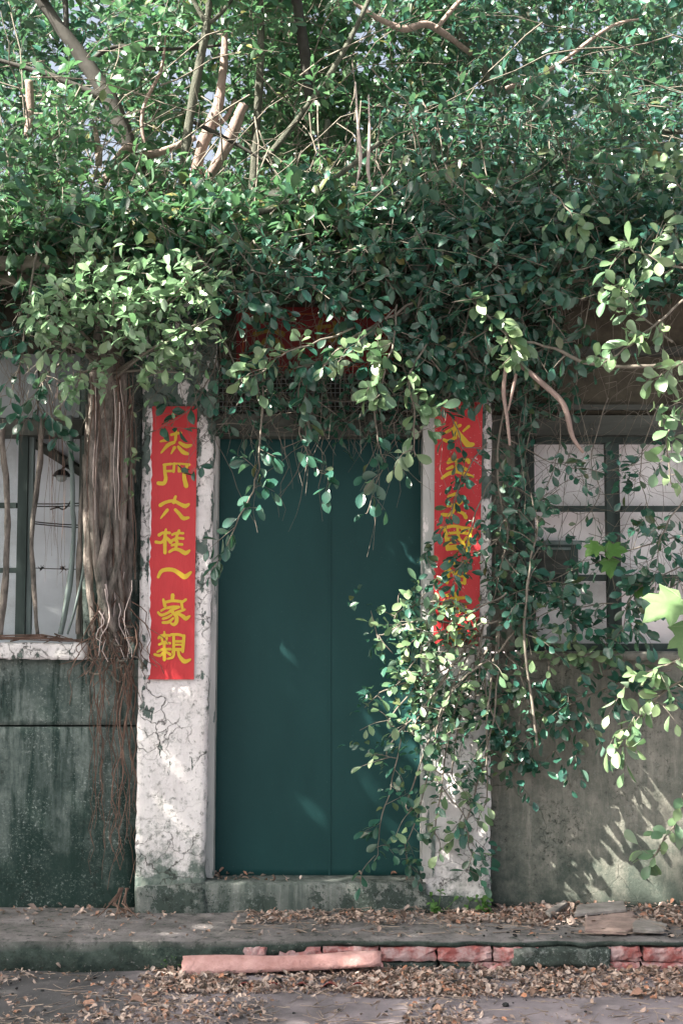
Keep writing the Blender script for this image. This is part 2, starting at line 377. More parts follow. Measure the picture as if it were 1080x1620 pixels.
# ------------------------------------------------------------------ leaves
def leaf_tpl(ys, ws, curl, fold, wave=0.0):
    v = [(0, 0, 0)]; n = len(ys)
    for y, w in zip(ys, ws):
        z = -curl*y*y
        v += [(-w, y, z+fold*w+wave*math.sin(y*9)), (0, y, z), (w, y, z+fold*w-wave*math.sin(y*9+1))]
    v.append((0, 1, -curl)); L = len(v)-1; f = [(0, 2, 1), (0, 3, 2)]
    for i in range(n-1):
        a = 1+3*i; b = a+3
        f += [(a, a+1, b+1), (a, b+1, b), (a+1, a+2, b+2), (a+1, b+2, b+1)]
    a = 1+3*(n-1); f += [(a, a+1, L), (a+1, a+2, L)]
    return np.array(v, float), np.array(f)
T_LO = leaf_tpl((.35, .7), (.21, .25), .18, .35)
T_HI = [leaf_tpl((.12, .32, .55, .76, .91), (.07, .19, w, w*.93, w*.55), c, fo, wv) for w, c, fo, wv in
        ((.26, .12, .25, .005), (.29, .25, .4, .01), (.24, -.08, .3, .01), (.30, .4, .15, .015), (.27, .05, .5, .0))]
T_DRY = [leaf_tpl((.25, .5, .8), (.22, .3, .22), c, fo, .06) for c, fo in ((.5, .5), (-.45, .9), (.2, 1.3), (.0, .25))]
def unit(a): return a/np.maximum(np.linalg.norm(a, axis=-1, keepdims=True), 1e-9)
def leaves_np(pos, dr, nr, size, tpl):
    v, f = tpl; dr = unit(dr); nr = unit(nr-(nr*dr).sum(-1, keepdims=True)*dr); sd = np.cross(dr, nr)
    P = pos[:, None]+size[:, None, None]*(v[None, :, 0:1]*sd[:, None]+v[None, :, 1:2]*dr[:, None]+v[None, :, 2:3]*nr[:, None])
    Fi = f[None]+np.arange(len(pos))[:, None, None]*len(v)
    return P.reshape(-1, 3), Fi.reshape(-1, 3)
def join(parts):
    V, Fs, b = [], [], 0
    for v, f in parts: V.append(v); Fs.append(f+b); b += len(v)
    return np.concatenate(V), np.concatenate(Fs)
LEAF_ME = {}
def leaf_mesh(mat, k):
    if (mat.name, k) not in LEAF_ME:
        me = mesh_np('leaf', *T_HI[k], smooth=True); me.materials.append(mat); LEAF_ME[(mat.name, k)] = me
    return LEAF_ME[(mat.name, k)]
def put_leaf(parent, L, p, d, n, size, mat):
    d = d.normalized(); n = (n-d*n.dot(d)).normalized(); s = d.cross(n)
    o = bpy.data.objects.new('leaf', leaf_mesh(mat, rnd.randrange(5))); COL.objects.link(o); o.parent = parent
    w = size*rnd.uniform(.85, 1.15)
    o.matrix_local = Matrix(((s.x*w, d.x*size, n.x*size, p.x-L.x), (s.y*w, d.y*size, n.y*size, p.y-L.y), (s.z*w, d.z*size, n.z*size, p.z-L.z), (0, 0, 0, 1)))
    return o
def rv(s=1.0): return Vector((rnd.gauss(0, s), rnd.gauss(0, s), rnd.gauss(0, s)))

# ================================================================== SETTING: ground and walkway
GZ = -0.125
def ground():
    mb = MB(); xs = [-300, -60, -12]+[-4+.16*i for i in range(51)]+[12, 60, 300]; ys = [-300, -60, -14, -8]+[-6+.13*i for i in range(47)]+[4, 20, 80, 400]
    V = []
    for y in ys:
        for x in xs:
            near = abs(x) < 4.2 and -6.2 < y < .2
            V.append((x, y, GZ+(.009*mnoise.fractal(Vector((x*2, y*2, 0)), .8, 2, 4) if near else 0)))
    n = len(xs); mb.add(V, [(j*n+i, j*n+i+1, (j+1)*n+i+1, (j+1)*n+i) for j in range(len(ys)-1) for i in range(n-1)])
    o = mb.build('ground', GROUND, None, True); o['kind'] = 'structure'; o['label'] = 'worn grey purple lane surface strewn with dry leaves'
ground()
KY = -0.715                                                  # front face of the walkway kerb
plat = bpy.data.objects.new('walkway', None); COL.objects.link(plat); plat['kind'] = 'structure'; plat['label'] = 'low concrete walkway with a broken brick edge in front of the house'
ROOT[plat.name] = Vector((0, 0, 0))
def walkway():
    xa = Wz(345, 1487, 0).x                                   # left of this the kerb is solid concrete
    mb = MB()
    # top sheet: grid with ragged front edge, thickness 0.03
    nx, ny = 150, 14; x0, x1 = -4.0, 4.0; V = []
    def front(x): 
        r = .02*mnoise.fractal(Vector((x*7, 1.3, 0)), .7, 2.1, 5)
        return KY+r*(.35 if x < xa else 1.0)+(.0 if x < xa else .012)
    for j in range(ny+1):
        for i in range(nx+1):
            x = x0+(x1-x0)*i/nx; y = .2+(front(x)-.2)*j/ny
            z = .004*mnoise.fractal(Vector((x*3, y*3, 2)), .8, 2, 4)-(.006 if j == ny else 0)
            V.append(Vector((x, y, z)))
    n = nx+1; Fs = [(j*n+i, (j+1)*n+i, (j+1)*n+i+1, j*n+i+1) for j in range(ny) for i in range(nx)]
    b = len(V)
    for i in range(nx+1):                                     # front lip
        t = V[ny*n+i]; x = t.x
        dz = .16 if x < xa-.25 else .028+.012*mnoise.fractal(Vector((x*11, 4, 0)), .7, 2.1, 5)
        if xa-.25 <= x < xa+.5: 
            u = (x-xa+.25)/.75; dz = .125*(1-u)**1.2+.03+.018*mnoise.fractal(Vector((x*16, 4, 0)), .7, 2.1, 5)
        bulge = .016*mnoise.fractal(Vector((x*6, 9, 1)), .7, 2.2, 6)
        V.append(Vector((x, t.y-.003+.006*mnoise.noise(Vector((x*30, 2, 2))), -.007))); V.append(Vector((x, t.y-.006+bulge, -dz*.6))); V.append(Vector((x, t.y-.002+bulge, -dz))); V.append(Vector((x, t.y+.08, -dz)))
    for i in range(nx):
        a = ny*n+i; q = b+4*i; r = q+4
        Fs += [(a, q, r, a+1), (q, q+1, r+1, r), (q+1, q+2, r+2, r+1), (q+2, q+3, r+3, r+2)]
    mb.add(V, Fs); mb.build('slab', PLAT, plat, True)
    mb = MB(); mb.box((-4, KY+.075, -.3), (4, .1, -.028)); mb.build('core', MORTAR, plat)
    def brick(px0, px1, z0, z1, dy=0.0, m=BRICK):
        xa_, xb_ = Wz(px0, 1500, -.05).x, Wz(px1, 1500, -.05).x
        mb = MB(); r = .0035
        p0 = Vector((xa_, KY+dy+rnd.uniform(-.006, .006), z0)); p1 = Vector((xb_, KY+.10, z1))
        nx, nz = 9, 4; V = []
        for k in range(nz+1):
            for i in range(nx+1):
                u, w = i/nx, k/nz; e = (i in (0, nx))+(k in (0, nz))
                q = Vector((p0.x+(p1.x-p0.x)*u, p0.y, p0.z+(p1.z-p0.z)*w))
                q.y += r*e*(.7+1.6*rnd.random())+.006*mnoise.fractal(q*26, .7, 2, 4); q.x += .003*rnd.gauss(0, 1); q.z += .0024*rnd.gauss(0, 1)
                V.append(q)
        n = nx+1; Fs = [(k*n+i, k*n+i+1, (k+1)*n+i+1, (k+1)*n+i) for k in range(nz) for i in range(nx)]
        bd = list(range(nx))+[k*n+nx for k in range(nz)]+[nz*n+i for i in range(nx, 0, -1)]+[k*n for k in range(nz, 0, -1)]
        b0 = len(V); V += [Vector((V[k].x, p1.y, V[k].z)) for k in bd]; m_ = len(bd)
        Fs += [(bd[(k+1) % m_], bd[k], b0+k, b0+(k+1) % m_) for k in range(m_)]+[tuple(b0+k for k in range(m_-1, -1, -1))]
        mb.add(V, Fs); mb.build('brick', m, plat, False)
    for a, c in ((384, 424), (427, 508), (511, 598), (602, 687), (691, 774), (777, 845), (958, 1008), (1012, 1080), (1084, 1165), (1169, 1250), (1254, 1340)):
        brick(a, c, -.089, -.032, rnd.uniform(-.004, .008))
    for a, c in ((455, 530), (534, 604), (745, 806), (948, 1006), (1011, 1078), (1082, 1160), (1166, 1246)):
        brick(a, c, -.15, -.094, rnd.uniform(-.008, .004))
    def lump(px0, px1, z0, z1, dy, name='mortar_patch'):
        xa_, xb_ = Wz(px0, 1500, -.05).x, Wz(px1, 1500, -.05).x; mb = MB(); nx, nz = 16, 7; V = []
        for k in range(nz+1):
            for i in range(nx+1):
                u, w = i/nx, k/nz; q = Vector((xa_+(xb_-xa_)*u, KY+dy, z0+(z1-z0)*w))
                e = i in (0, nx) or k in (0, nz)
                nn = mnoise.fractal(q*14, .8, 2, 4); q.y += .012*nn+(.035 if e else 0); q.x += .012*mnoise.noise(q*30)*(1 if e else .2); q.z += .010*mnoise.noise(q*31)*(1 if e else .2)
                V.append(q)
        n = nx+1; mb.add(V, [(k*n+i, k*n+i+1, (k+1)*n+i+1, (k+1)*n+i) for k in range(nz) for i in range(nx)])
        mb.build(name, MORTAR, plat, True)
    lump(802, 950, -.115, -.028, -.014); lump(694, 748, -.15, -.092, -.002); lump(905, 962, -.15, -.03, -.004); lump(603, 690, -.15, -.093, .012); lump(806, 952, -.15, -.108, .006); lump(1045, 1110, -.16, -.055, .02)
walkway()

# ================================================================== HOUSE
house = thing('house', 'old single storey house with white pillars and teal door swallowed by creepers', 'house')
def wallpatch(c, Y0, Y1, mat, nx, nz, amp=.004, name='wall', edge=.0):
    mb = MB(); mb.patch(c, Y0, Y1, nx, nz, amp, edge); return mb.build(name, mat, house, True)
# left: lower wall (two lifts with a groove), panel above the window
wallpatch([(-420, 1150), (224, 1150), (212, 1445), (-420, 1445)], 0, .25, WALL_L, 30, 20)
wallpatch([(-420, 1043), (226, 1043), (224, 1147), (-420, 1147)], .004, .25, WALL_L, 30, 10)
wallpatch([(128, 560), (236, 560), (226, 1041), (132, 1041)], .0, .25, WALL_L, 8, 30, .01)
wallpatch([(-420, 440), (236, 440), (236, 556), (-420, 556)], .0, .25, WALL_D, 20, 8)
wallpatch([(-420, 660), (-210, 660), (-210, 1041), (-420, 1041)], .0, .25, WALL_L, 8, 12)
mb = MB(); mb.pbox(-300, 560, 60, 661, .02, .05); mb.build('cement_board', PANELM, house)
mb = MB(); mb.pbox(63, 560, 127, 661, .026, .05); mb.build('cement_board', PANELM, house)
mb = MB(); mb.pbox(-300, 663, 131, 688, -.02, .12); mb.build('window_lintel', WOOD_D, house)
# right: lower wall, pier beside the window, dark wall above it
wallpatch([(770, 1034), (1500, 1034), (1500, 1440), (768, 1440)], 0, .25, WALL_R, 30, 26)
wallpatch([(770, 690), (814, 690), (814, 1031), (770, 1031)], 0, .25, WALL_R, 5, 14)
wallpatch([(1300, 690), (1500, 690), (1500, 1031), (1300, 1031)], 0, .25, WALL_R, 5, 14)
wallpatch([(770, 440), (1500, 440), (1500, 655), (770, 655)], .0, .25, WALL_D, 30, 14, .012)
mb = MB(); mb.pbox(775, 657, 1490, 688, -.03, .15); mb.build('window_lintel', WOOD_D, house)
mb = MB(); mb.pbox(772, 548, 1490, 562, -.035, .02); mb.pbox(772, 640, 1490, 648, -.03, .02); mb.build('batten', WOOD_D, house)
# pillars
mb = MB(); mb.patch([(229, 440), (345, 440), (322, 1402), (213, 1446)], -.10, .12, 14, 90, .004, .006); mb.build('pillar', WHITE, house, True)
mb = MB(); mb.patch([(673, 440), (778, 440), (775, 1444), (668, 1444)], -.10, .12, 14, 90, .004, .005); mb.build('pillar', WHITE2, house, True)
# plinth lump where the left pillar meets the step
mb = MB(); mb.patch([(216, 1404), (322, 1398), (330, 1452), (212, 1456)], -.135, .1, 14, 8, .010, .006); mb.build('pillar_foot', STEP, house, True)
mb = MB(); mb.patch([(664, 1416), (772, 1424), (776, 1448), (660, 1448)], -.13, .1, 12, 6, .012, .006); mb.build('pillar_foot', STEP, house, True)
# step
def threshold():
    mb = MB(); zt = W(500, 1396, -.12).z; xa, xb = W(321, 1400, -.12).x, W(673, 1400, -.12).x; nx, ny = 40, 6; V = []
    for j in range(ny+1):
        for i in range(nx+1):
            x = xa+(xb-xa)*i/nx; y = .2-(.2+.12)*j/ny
            V.append(Vector((x, y+(.006*mnoise.fractal(Vector((x*12, 0, 3)), .8, 2, 4) if j == ny else 0), zt+.003*mnoise.fractal(Vector((x*8, y*8, 0)), .8, 2, 4)-(.004 if j == ny else 0))))
    n = nx+1; Fs = [(j*n+i, (j+1)*n+i, (j+1)*n+i+1, j*n+i+1) for j in range(ny) for i in range(nx)]
    for r, (dy, z) in enumerate(((-.006, zt-.012), (-.004, zt*.5), (-.004, -.02))):
        for i in range(nx+1):
            t = V[ny*n+i]; V.append(Vector((t.x, t.y+dy+.006*mnoise.fractal(Vector((t.x*7, z*9, 5)), .8, 2, 4), z)))
        a = (ny+r)*n; Fs += [(a+i, a+n+i, a+n+i+1, a+i+1) for i in range(nx)]
    mb.add(V, Fs); mb.build('doorstep', STEP, house, True)
threshold()
# door frame, door leaves, lintel, mesh transom
mb = MB(); mb.prism([(324, 650), (346, 650), (337, 1389), (321, 1389)], -.02, .13); mb.build('door_jamb', JAMB, house)
mb = MB(); mb.prism([(669, 650), (690, 650), (688, 1389), (667, 1389)], -.105, .13); mb.build('door_jamb', JAMB, house)
mb = MB(); mb.patch([(330, 684), (680, 684), (680, 1392), (326, 1392)], .075, .11, 26, 40, .004, .0, 2.0); door = mb.build('door', DOOR, house, True)
mb = MB(); mb.pbox(519.5, 692, 523, 1386, .0705, .078); mb.build('seam_strip', DOOR, door)
mb = MB(); mb.pbox(322, 670, 690, 1400, .13, .16); mb.build('door_backing', BARK_D, house)  # unseen board, added to stop light showing past the door
mb = MB(); mb.pbox(336, 655, 680, 690, -.03, .14, .003); mb.build('door_lintel', WOOD_D, house)
mb = MB(); mb.pbox(336, 440, 680, 588, .03, .2); mb.build('wall', WALL_D, house)
def mesh_panel():
    mb = MB()
    for k in range(48):
        x = 338+k*7.1
        mb.pbox(x, 590, x+.9, 653, .0, .003)
    for k in range(9):
        y = 592+k*7.2
        mb.pbox(338, y, 680, y+.9, .0045, .007)
    g = mb.build('mesh_grille', METAL, house)
    mb = MB(); mb.pbox(338, 628, 680, 634, -.012, .012); mb.pbox(338, 588, 680, 592, -.012, .012); mb.build('batten', WOOD_D, house)
    mb = MB(); mb.pbox(330, 588, 682, 656, .16, .2); mb.build('transom_board', BARK_D, house)
mesh_panel()
# eave boards and a thin strip of roof
def eave():
    for (y0, y1, Y, m) in ((404, 427, -.34, EAVE), (430, 449, -.30, EAVE)):
        for a, b in ((-420, 190), (193, 640), (643, 1090), (1093, 1520)):
            mb = MB(); mb.patch([(a, y0+rnd.uniform(-2, 2)), (b, y0+rnd.uniform(-2, 2)), (b, y1), (a, y1)], Y, Y+.05, 30, 2, .006, .006); mb.build('eave_board', m, house, True)
    a = W(-420, 440, -.3); b = W(1520, 440, -.3)
    mb = MB(); mb.box((a.x, -.245, a.z+.0), (b.x, .24, a.z+.03)); mb.build('soffit', WOOD_D, house)
eave()
# inner wall seen through both windows
IY = .36; IYR = .16
zt = W(0, 520, IY).z
for a, b, yy in ((-420, 260, IY), (816, 1310, IYR)):
    mb = MB(); xa, xb = W(a, 800, yy).x, W(b, 800, yy).x
    mb.box((xa, yy, 0 if yy > .3 else W(0, 1060, yy).z), (xb, yy+.04, zt if yy > .3 else W(0, 670, yy).z)); mb.build('inner_wall', INNER if yy < .3 else INNER_B, house)
mb = MB(); mb.tube([W(30, 688, IY-.05), W(75, 712, IY-.05), W(132, 748, IY-.05)], .028, 4, 2); mb.build('brace', WOOD_D, house)

# ------------------------------------------------------------------ windows (parts of the house)
def win(name, rects, mat, Y0, Y1, parent):
    mb = MB()
    for r in rects: mb.pbox(*r, Y0+rnd.uniform(-.002, .002), Y1)
    return mb.build(name, mat, parent)
def window_right():
    fr = win('window', [(815, 690, 846, 1029)], WOOD_V, .03, .12, house)
    for r in ((847, 690, 1299, 700), (847, 1018, 1299, 1030)): win('frame', [r], WOOD_V, .035, .11, fr)
    for r in ((960, 701, 981, 1017), (1100, 701, 1120, 1017)): win('mullion', [r], WOOD_V, .045, .10, fr)
    for a, b in ((847, 959), (982, 1099), (1121, 1298)):
        for y in ((800, 809), (909, 919)): win('muntin', [(a, y[0], b, y[1])], WOOD_V, .055, .09, fr)
    for a, b in ((847, 959), (982, 1099), (1121, 1298)):
        for y0, y1 in ((701, 799), (810, 908), (920, 1017)):
            if (a, y0) in ((847, 810), (982, 920)): continue           # broken out
            mb = MB(); mb.pbox(a, y0, b, y1, .070, .073); mb.build('pane', GLASS, fr)
    mb = MB(); mb.patch([(806, 1031), (1300, 1031), (1300, 1044), (804, 1044)], -.05, .1, 30, 2, .006, .004); mb.build('sill', WALL_R, fr, True)
window_right()
def window_left():
    fr = win('window', [(-210, 690, -185, 1016)], WOOD_V, .02, .12, house)
    win('stile', [(27, 690, 42, 1010)], WOOD_V, .03, .09, fr); win('stile', [(44, 690, 51, 1010)], WOOD_T, .06, .10, fr)
    for y in (795, 898): win('muntin', [(-184, y, 26, y+8)], WOOD_V, .05, .09, fr)
    for y0, y1 in ((690, 794), (804, 897), (907, 1008)):
        mb = MB(); mb.pbox(-184, y0, 26, y1, .066, .069); mb.build('pane', GLASS, fr)
    win('frame', [(124, 690, 133, 1016)], WOOD_D, .03, .12, fr)
    mb = MB(); mb.patch([(-210, 1018), (136, 1017), (134, 1043), (-210, 1042)], -.075, .14, 40, 5, .016, .006, 9); mb.build('sill', WHITE, fr, True)
window_left()
# box standing inside the right window
def cabinet():
    p = W(875, 925, .2); t = thing('cabinet', 'small dark grey wooden cabinet standing inside the right window', 'cabinet', p)
    win('body', [(836, 862, 914, 925)], WOOD_V, .098, .15, t); win('top_board', [(831, 855, 920, 861.5)], WOOD_T, .096, .15, t)
    win('door_panel', [(850, 872, 900, 920)], WOOD_D, .092, .0975, t); win('shelf', [(848, 866, 902, 870)], WOOD_T, .0905, .0972, t)
    win('leg', [(838, 925.5, 844, 1030)], WOOD_V, .10, .13, t); win('leg', [(905, 925.5, 911, 1030)], WOOD_V, .10, .13, t)
cabinet()
# lamp and wires behind the left window
def lamp():
    p = W(98, 752, IY-.1); t = thing('wall_lamp', 'round dark lamp with glass bulb seen through the left window', 'lamp', p)
    mb = MB(); prof = [(.004, .030), (.014, .029), (.030, .020), (.045, .0), (.047, -.004), (.044, -.003), (.028, .015), (.005, .02)]
    n = 16; V = [p+Vector((r*math.cos(2*math.pi*k/n), r*math.sin(2*math.pi*k/n), z)) for r, z in prof for k in range(n)]
    mb.add(V, [(i*n+k, i*n+(k+1) % n, (i+1)*n+(k+1) % n, (i+1)*n+k) for i in range(len(prof)-1) for k in range(n)]); mb.build('lamp_shade', BLACKW, t, True)
    mb = MB(); V = []
    for i in range(7):
        a = -math.pi/2+math.pi*i/6
        V += [p+Vector((.030*math.cos(a)*math.cos(2*math.pi*k/12), .030*math.cos(a)*math.sin(2*math.pi*k/12), -.008+.026*math.sin(a))) for k in range(12)]
    mb.add(V, [(i*12+k, i*12+(k+1) % 12, (i+1)*12+(k+1) % 12, (i+1)*12+k) for i in range(6) for k in range(12)]); mb.build('bulb', m_plain('milky_glass', (.35, .4, .4), .2, .1, 10, .5, 0.0), t, True)
    mb = MB(); mb.tube([p+Vector((0, 0, .028)), p+Vector((.02, .02, .05)), p+Vector((.05, .09, .05))], .006); mb.build('arm', BLACKW, t, True)
lamp()
def wires():
    for k, (ya, yb, lab) in enumerate(((797, 795, 'upper of the paired black wires behind the left window'), (801, 799, 'second black wire just beneath the topmost one behind the left window'), (824, 832, 'upper sloping black wire below the paired level ones'), (827, 836, 'lowest plain sloping black wire behind the left window'))):
        a, b = W(40, ya, IY-.12), W(150, yb, IY-.12); mb = MB(); mb.tube([a, (a+b)/2-Vector((0, 0, .004)), b], .0032, 5)
        tag(mb.build('wire', BLACKW, None), lab, 'wire')
    p = W(88, 900, IY-.12); t = thing('barbed_wire', 'rusty barbed wire with two thorny knots behind the left window', 'barbed wire', p)
    mb = MB(); mb.tube([W(40, 898, IY-.12), W(88, 900, IY-.12), W(150, 901, IY-.12)], .0022, 5); mb.build('strand', BLACKW, t)
    for c in (66, 97, 101):
        mb = MB(); q = W(c, 900, IY-.12)
        for s in range(7): mb.tube([q+rv(.003), q+rv(.012)+Vector((rnd.uniform(-.02, .02), 0, 0))], [.0035, .0006], 4, 1)
        mb.build('barb', BLACKW, t)
    mb = MB(); mb.tube([W(80, 806, IY-.13), W(92, 803, IY-.13), W(100, 806, IY-.13), W(108, 800, IY-.13), W(114, 789, IY-.13)], .004, 5); tag(mb.build('dead_twig', BARK_D), 'dead black twig caught on the wires behind left window', 'twig')
wires()

# ------------------------------------------------------------------ lettering (brush strokes)
def strokes(mb, data, ox, oy, sc, Y, k0=0):
    for k, st in enumerate(data):
        pts = st[0]; w = st[1]; w = w if isinstance(w, (list, tuple)) else [w]
        P = spline([Vector((ox+x/sc, oy+y/sc, 0)) for x, y in pts], 5)
        n = len(P); L, Rr = [], []; y = Y-.00012*(k+k0)
        for i, p in enumerate(P):
            t = (P[min(i+1, n-1)]-P[max(i-1, 0)]).normalized(); q = Vector((-t.y, t.x, 0))
            x = i/(n-1)*(len(w)-1) if len(w) > 1 else 0; j = min(int(x), max(0, len(w)-2))
            wd_ = (w[j]+(w[j+1]-w[j])*(x-j) if len(w) > 1 else w[0])/sc/2
            wd_ *= 1-.12*abs(math.sin(i*1.7+k))*.5
            L.append(p+q*wd_); Rr.append(p-q*wd_)
        t0 = (P[0]-P[1]).normalized(); t1 = (P[-1]-P[-2]).normalized()
        w0 = (L[0]-Rr[0]).length/2; w1 = (L[-1]-Rr[-1]).length/2
        poly = L+[L[-1].lerp(Rr[-1], .25)+t1*w1*.8, L[-1].lerp(Rr[-1], .75)+t1*w1*.8]+Rr[::-1]+[Rr[0].lerp(L[0], .25)+t0*w0*.8, Rr[0].lerp(L[0], .75)+t0*w0*.8]
        m = len(L); V = [W(p.x, p.y, y) for p in poly]
        # strip faces: left i, left i+1, right i+1, right i
        N = len(poly); ri = lambda i: m+2+(m-1-i)
        Fs = [(i, i+1, ri(i+1), ri(i)) for i in range(m-1)]+[(m-1, m, m+1, ri(m-1)), (ri(0), N-2, N-1, 0)]
        mb.add(V, Fs)
LEFT_CH = [
 (225, 635, [([(450, 520), (525, 500), (605, 490)], 42), ([(530, 465), (520, 560), (515, 610)], [35, 50, 40]), ([(285, 622), (375, 600)], [30, 55]), ([(500, 635), (400, 680), (295, 800)], [50, 62, 26]), ([(505, 715), (450, 812)], [55, 22]), ([(580, 640), (680, 695), (765, 680)], [45, 70, 40]), ([(560, 705), (640, 790), (715, 815)], [45, 70, 45])]),
 (225, 635, [([(250, 1270), (335, 1272), (368, 1200), (352, 1090), (350, 985)], [62, 66, 58, 50, 45]), ([(335, 985), (445, 972)], 42), ([(350, 1085), (480, 1080)], 40), ([(500, 965), (488, 1095)], 42), ([(440, 972), (590, 968), (735, 985)], [34, 30, 44]), ([(575, 970), (570, 1090)], 40), ([(575, 1085), (680, 1080)], 38), ([(705, 985), (655, 1110), (655, 1190), (685, 1315)], [48, 50, 66, 78])]),
 (225, 770, [([(520, 150), (490, 245)], [40, 62]), ([(280, 290), (370, 240), (490, 222), (600, 275), (670, 300), (725, 272)], [62, 50, 52, 58, 72, 42]), ([(395, 358), (345, 420), (288, 492)], [52, 46, 20]), ([(515, 355), (580, 425), (640, 490), (722, 480)], [50, 58, 68, 40])]),
 (225, 770, [([(262, 752), (330, 715), (430, 718)], [52, 46, 46]), ([(370, 660), (355, 800), (355, 1030)], [34, 60, 54]), ([(350, 800), (300, 865), (212, 858)], [40, 46, 50]), ([(375, 785), (445, 862)], [40, 66]), ([(465, 745), (540, 720), (640, 722)], 40), ([(465, 838), (540, 800), (640, 805)], [48, 44, 44]), ([(575, 680), (540, 765), (525, 845)], 46), ([(460, 910), (540, 893), (625, 897)], 42), ([(545, 845), (520, 970)], 48), ([(418, 1015), (500, 970), (580, 982), (670, 1030), (738, 990)], [40, 50, 58, 76, 36])]),
 (225, 770, [([(250, 1405), (300, 1312), (400, 1285), (500, 1300), (580, 1350), (665, 1398), (758, 1328)], [46, 62, 64, 66, 76, 84, 40])]),
 (225, 925, [([(475, 160), (470, 250)], [62, 58]), ([(328, 228), (355, 330)], [40, 56]), ([(350, 275), (470, 250), (610, 262)], 46), ([(610, 280), (680, 230)], [44, 44]), ([(610, 270), (625, 365)], 46), ([(385, 362), (480, 345), (572, 347)], 46), ([(560, 350), (460, 395), (395, 440), (300, 472), (248, 430)], [46, 44, 42, 48, 40]), ([(460, 470), (400, 505), (322, 530)], [36, 44, 42]), ([(485, 520), (410, 580), (322, 588)], [36, 50, 46]), ([(440, 400), (525, 480), (535, 570), (495, 618), (445, 600)], [46, 60, 64, 56, 34]), ([(295, 405), (365, 365)], 36), ([(665, 385), (530, 435)], [36, 50]), ([(540, 435), (630, 490), (680, 525), (740, 488)], [40, 62, 70, 34])]),
 (225, 925, [([(345, 730), (347, 800)], [30, 52]), ([(255, 832), (290, 795), (350, 785), (435, 790)], [40, 46, 42, 40]), ([(305, 825), (315, 890)], 40), ([(385, 825), (368, 890)], 40), ([(262, 930), (330, 905), (435, 910)], 42), ([(345, 890), (345, 1168)], [44, 56]), ([(238, 1045), (320, 1005), (445, 1002)], [36, 44, 44]), ([(335, 1040), (280, 1100), (192, 1082)], [34, 46, 44]), ([(360, 1035), (440, 1085)], [36, 50]), ([(448, 775), (560, 775), (650, 800)], 44), ([(490, 780), (490, 960), (478, 1055)], 48), ([(650, 790), (640, 920), (628, 1040)], 52), ([(505, 880), (635, 880)], 40), ([(505, 932), (635, 932)], 34), ([(500, 1005), (630, 1008)], 50), ([(500, 1020), (480, 1120), (395, 1152)], [40, 42, 34]), ([(560, 1020), (580, 1110), (660, 1192), (750, 1160)], [42, 52, 76, 34])]),
]
RIGHT_CH = [
 (670, 630, [([(450, 350), (440, 480), (455, 570)], [44, 56, 40]), ([(320, 485), (400, 440), (520, 385)], [50, 40, 46]), ([(285, 590), (345, 612), (425, 575), (450, 510)], [44, 54, 46, 36]), ([(450, 440), (560, 580), (630, 660), (705, 655)], [56, 78, 92, 50]), ([(640, 400), (560, 470)], [46, 30])]),
 (670, 630, [([(370, 860), (345, 920)], [30, 52]), ([(360, 915), (450, 885), (640, 880)], [36, 44, 44]), ([(620, 860), (640, 915)], [34, 52]), ([(470, 880), (460, 1050)], [40, 52]), ([(328, 1008), (408, 975)], [34, 50]), ([(525, 965), (620, 1025)], [34, 54]), ([(258, 1140), (350, 1075), (470, 1045), (600, 1085), (700, 1118)], [40, 54, 52, 58, 40])]),
 (670, 770, [([(450, 100), (355, 145)], [46, 56]), ([(470, 120), (580, 150)], [36, 50]), ([(560, 170), (500, 240), (340, 275)], [46, 52, 44]), ([(450, 260), (420, 340), (370, 400), (262, 395)], [46, 52, 56, 50]), ([(480, 350), (560, 380), (600, 440)], [40, 50, 60])]),
 (670, 770, [([(240, 580), (300, 610), (320, 740), (335, 890)], [40, 56, 50, 50]), ([(290, 590), (420, 560), (560, 585), (680, 600)], [46, 44, 44, 56]), ([(670, 600), (645, 740), (625, 930)], [56, 54, 50]), ([(330, 890), (500, 880), (620, 930)], [48, 50, 50]), ([(340, 665), (480, 655), (630, 665)], 40), ([(355, 720), (350, 810)], 30), ([(350, 728), (440, 725)], 28), ([(440, 720), (445, 800)], 30), ([(345, 800), (450, 795)], 30), ([(355, 850), (470, 835)], 28), ([(480, 590), (500, 730), (600, 850)], [40, 44, 50]), ([(610, 720), (520, 840)], [40, 26]), ([(540, 610), (590, 630)], 34)]),
 (670, 880, [([(300, 130), (380, 115), (460, 95)], 44), ([(355, 70), (350, 240), (330, 380)], [40, 52, 46]), ([(345, 190), (260, 260)], [40, 30]), ([(370, 190), (440, 250)], [36, 50]), ([(480, 100), (475, 380)], 42), ([(480, 100), (600, 95)], 40), ([(590, 95), (580, 390)], 46), ([(480, 190), (580, 188)], 36), ([(480, 285), (580, 283)], 36), ([(475, 380), (590, 378)], 40)]),
 (670, 880, [([(275, 570), (360, 550)], [34, 54]), ([(270, 650), (345, 630)], [34, 56]), ([(300, 760), (350, 690)], [50, 26]), ([(430, 520), (470, 570)], [40, 50]), ([(390, 600), (600, 590)], 44), ([(500, 600), (440, 690), (560, 690)], [40, 36, 40]), ([(440, 730), (410, 820)], [46, 40]), ([(510, 720), (508, 800)], 44), ([(590, 720), (600, 800), (650, 800)], [44, 46, 30])]),
 (670, 880, [([(285, 1080), (320, 1165)], [46, 58]), ([(380, 1060), (520, 1050)], 44), ([(420, 1090), (400, 1170)], 44), ([(400, 1125), (520, 1120)], 38), ([(520, 1050), (530, 1170)], 46), ([(300, 1200), (420, 1190), (560, 1215)], [40, 48, 46])]),
]
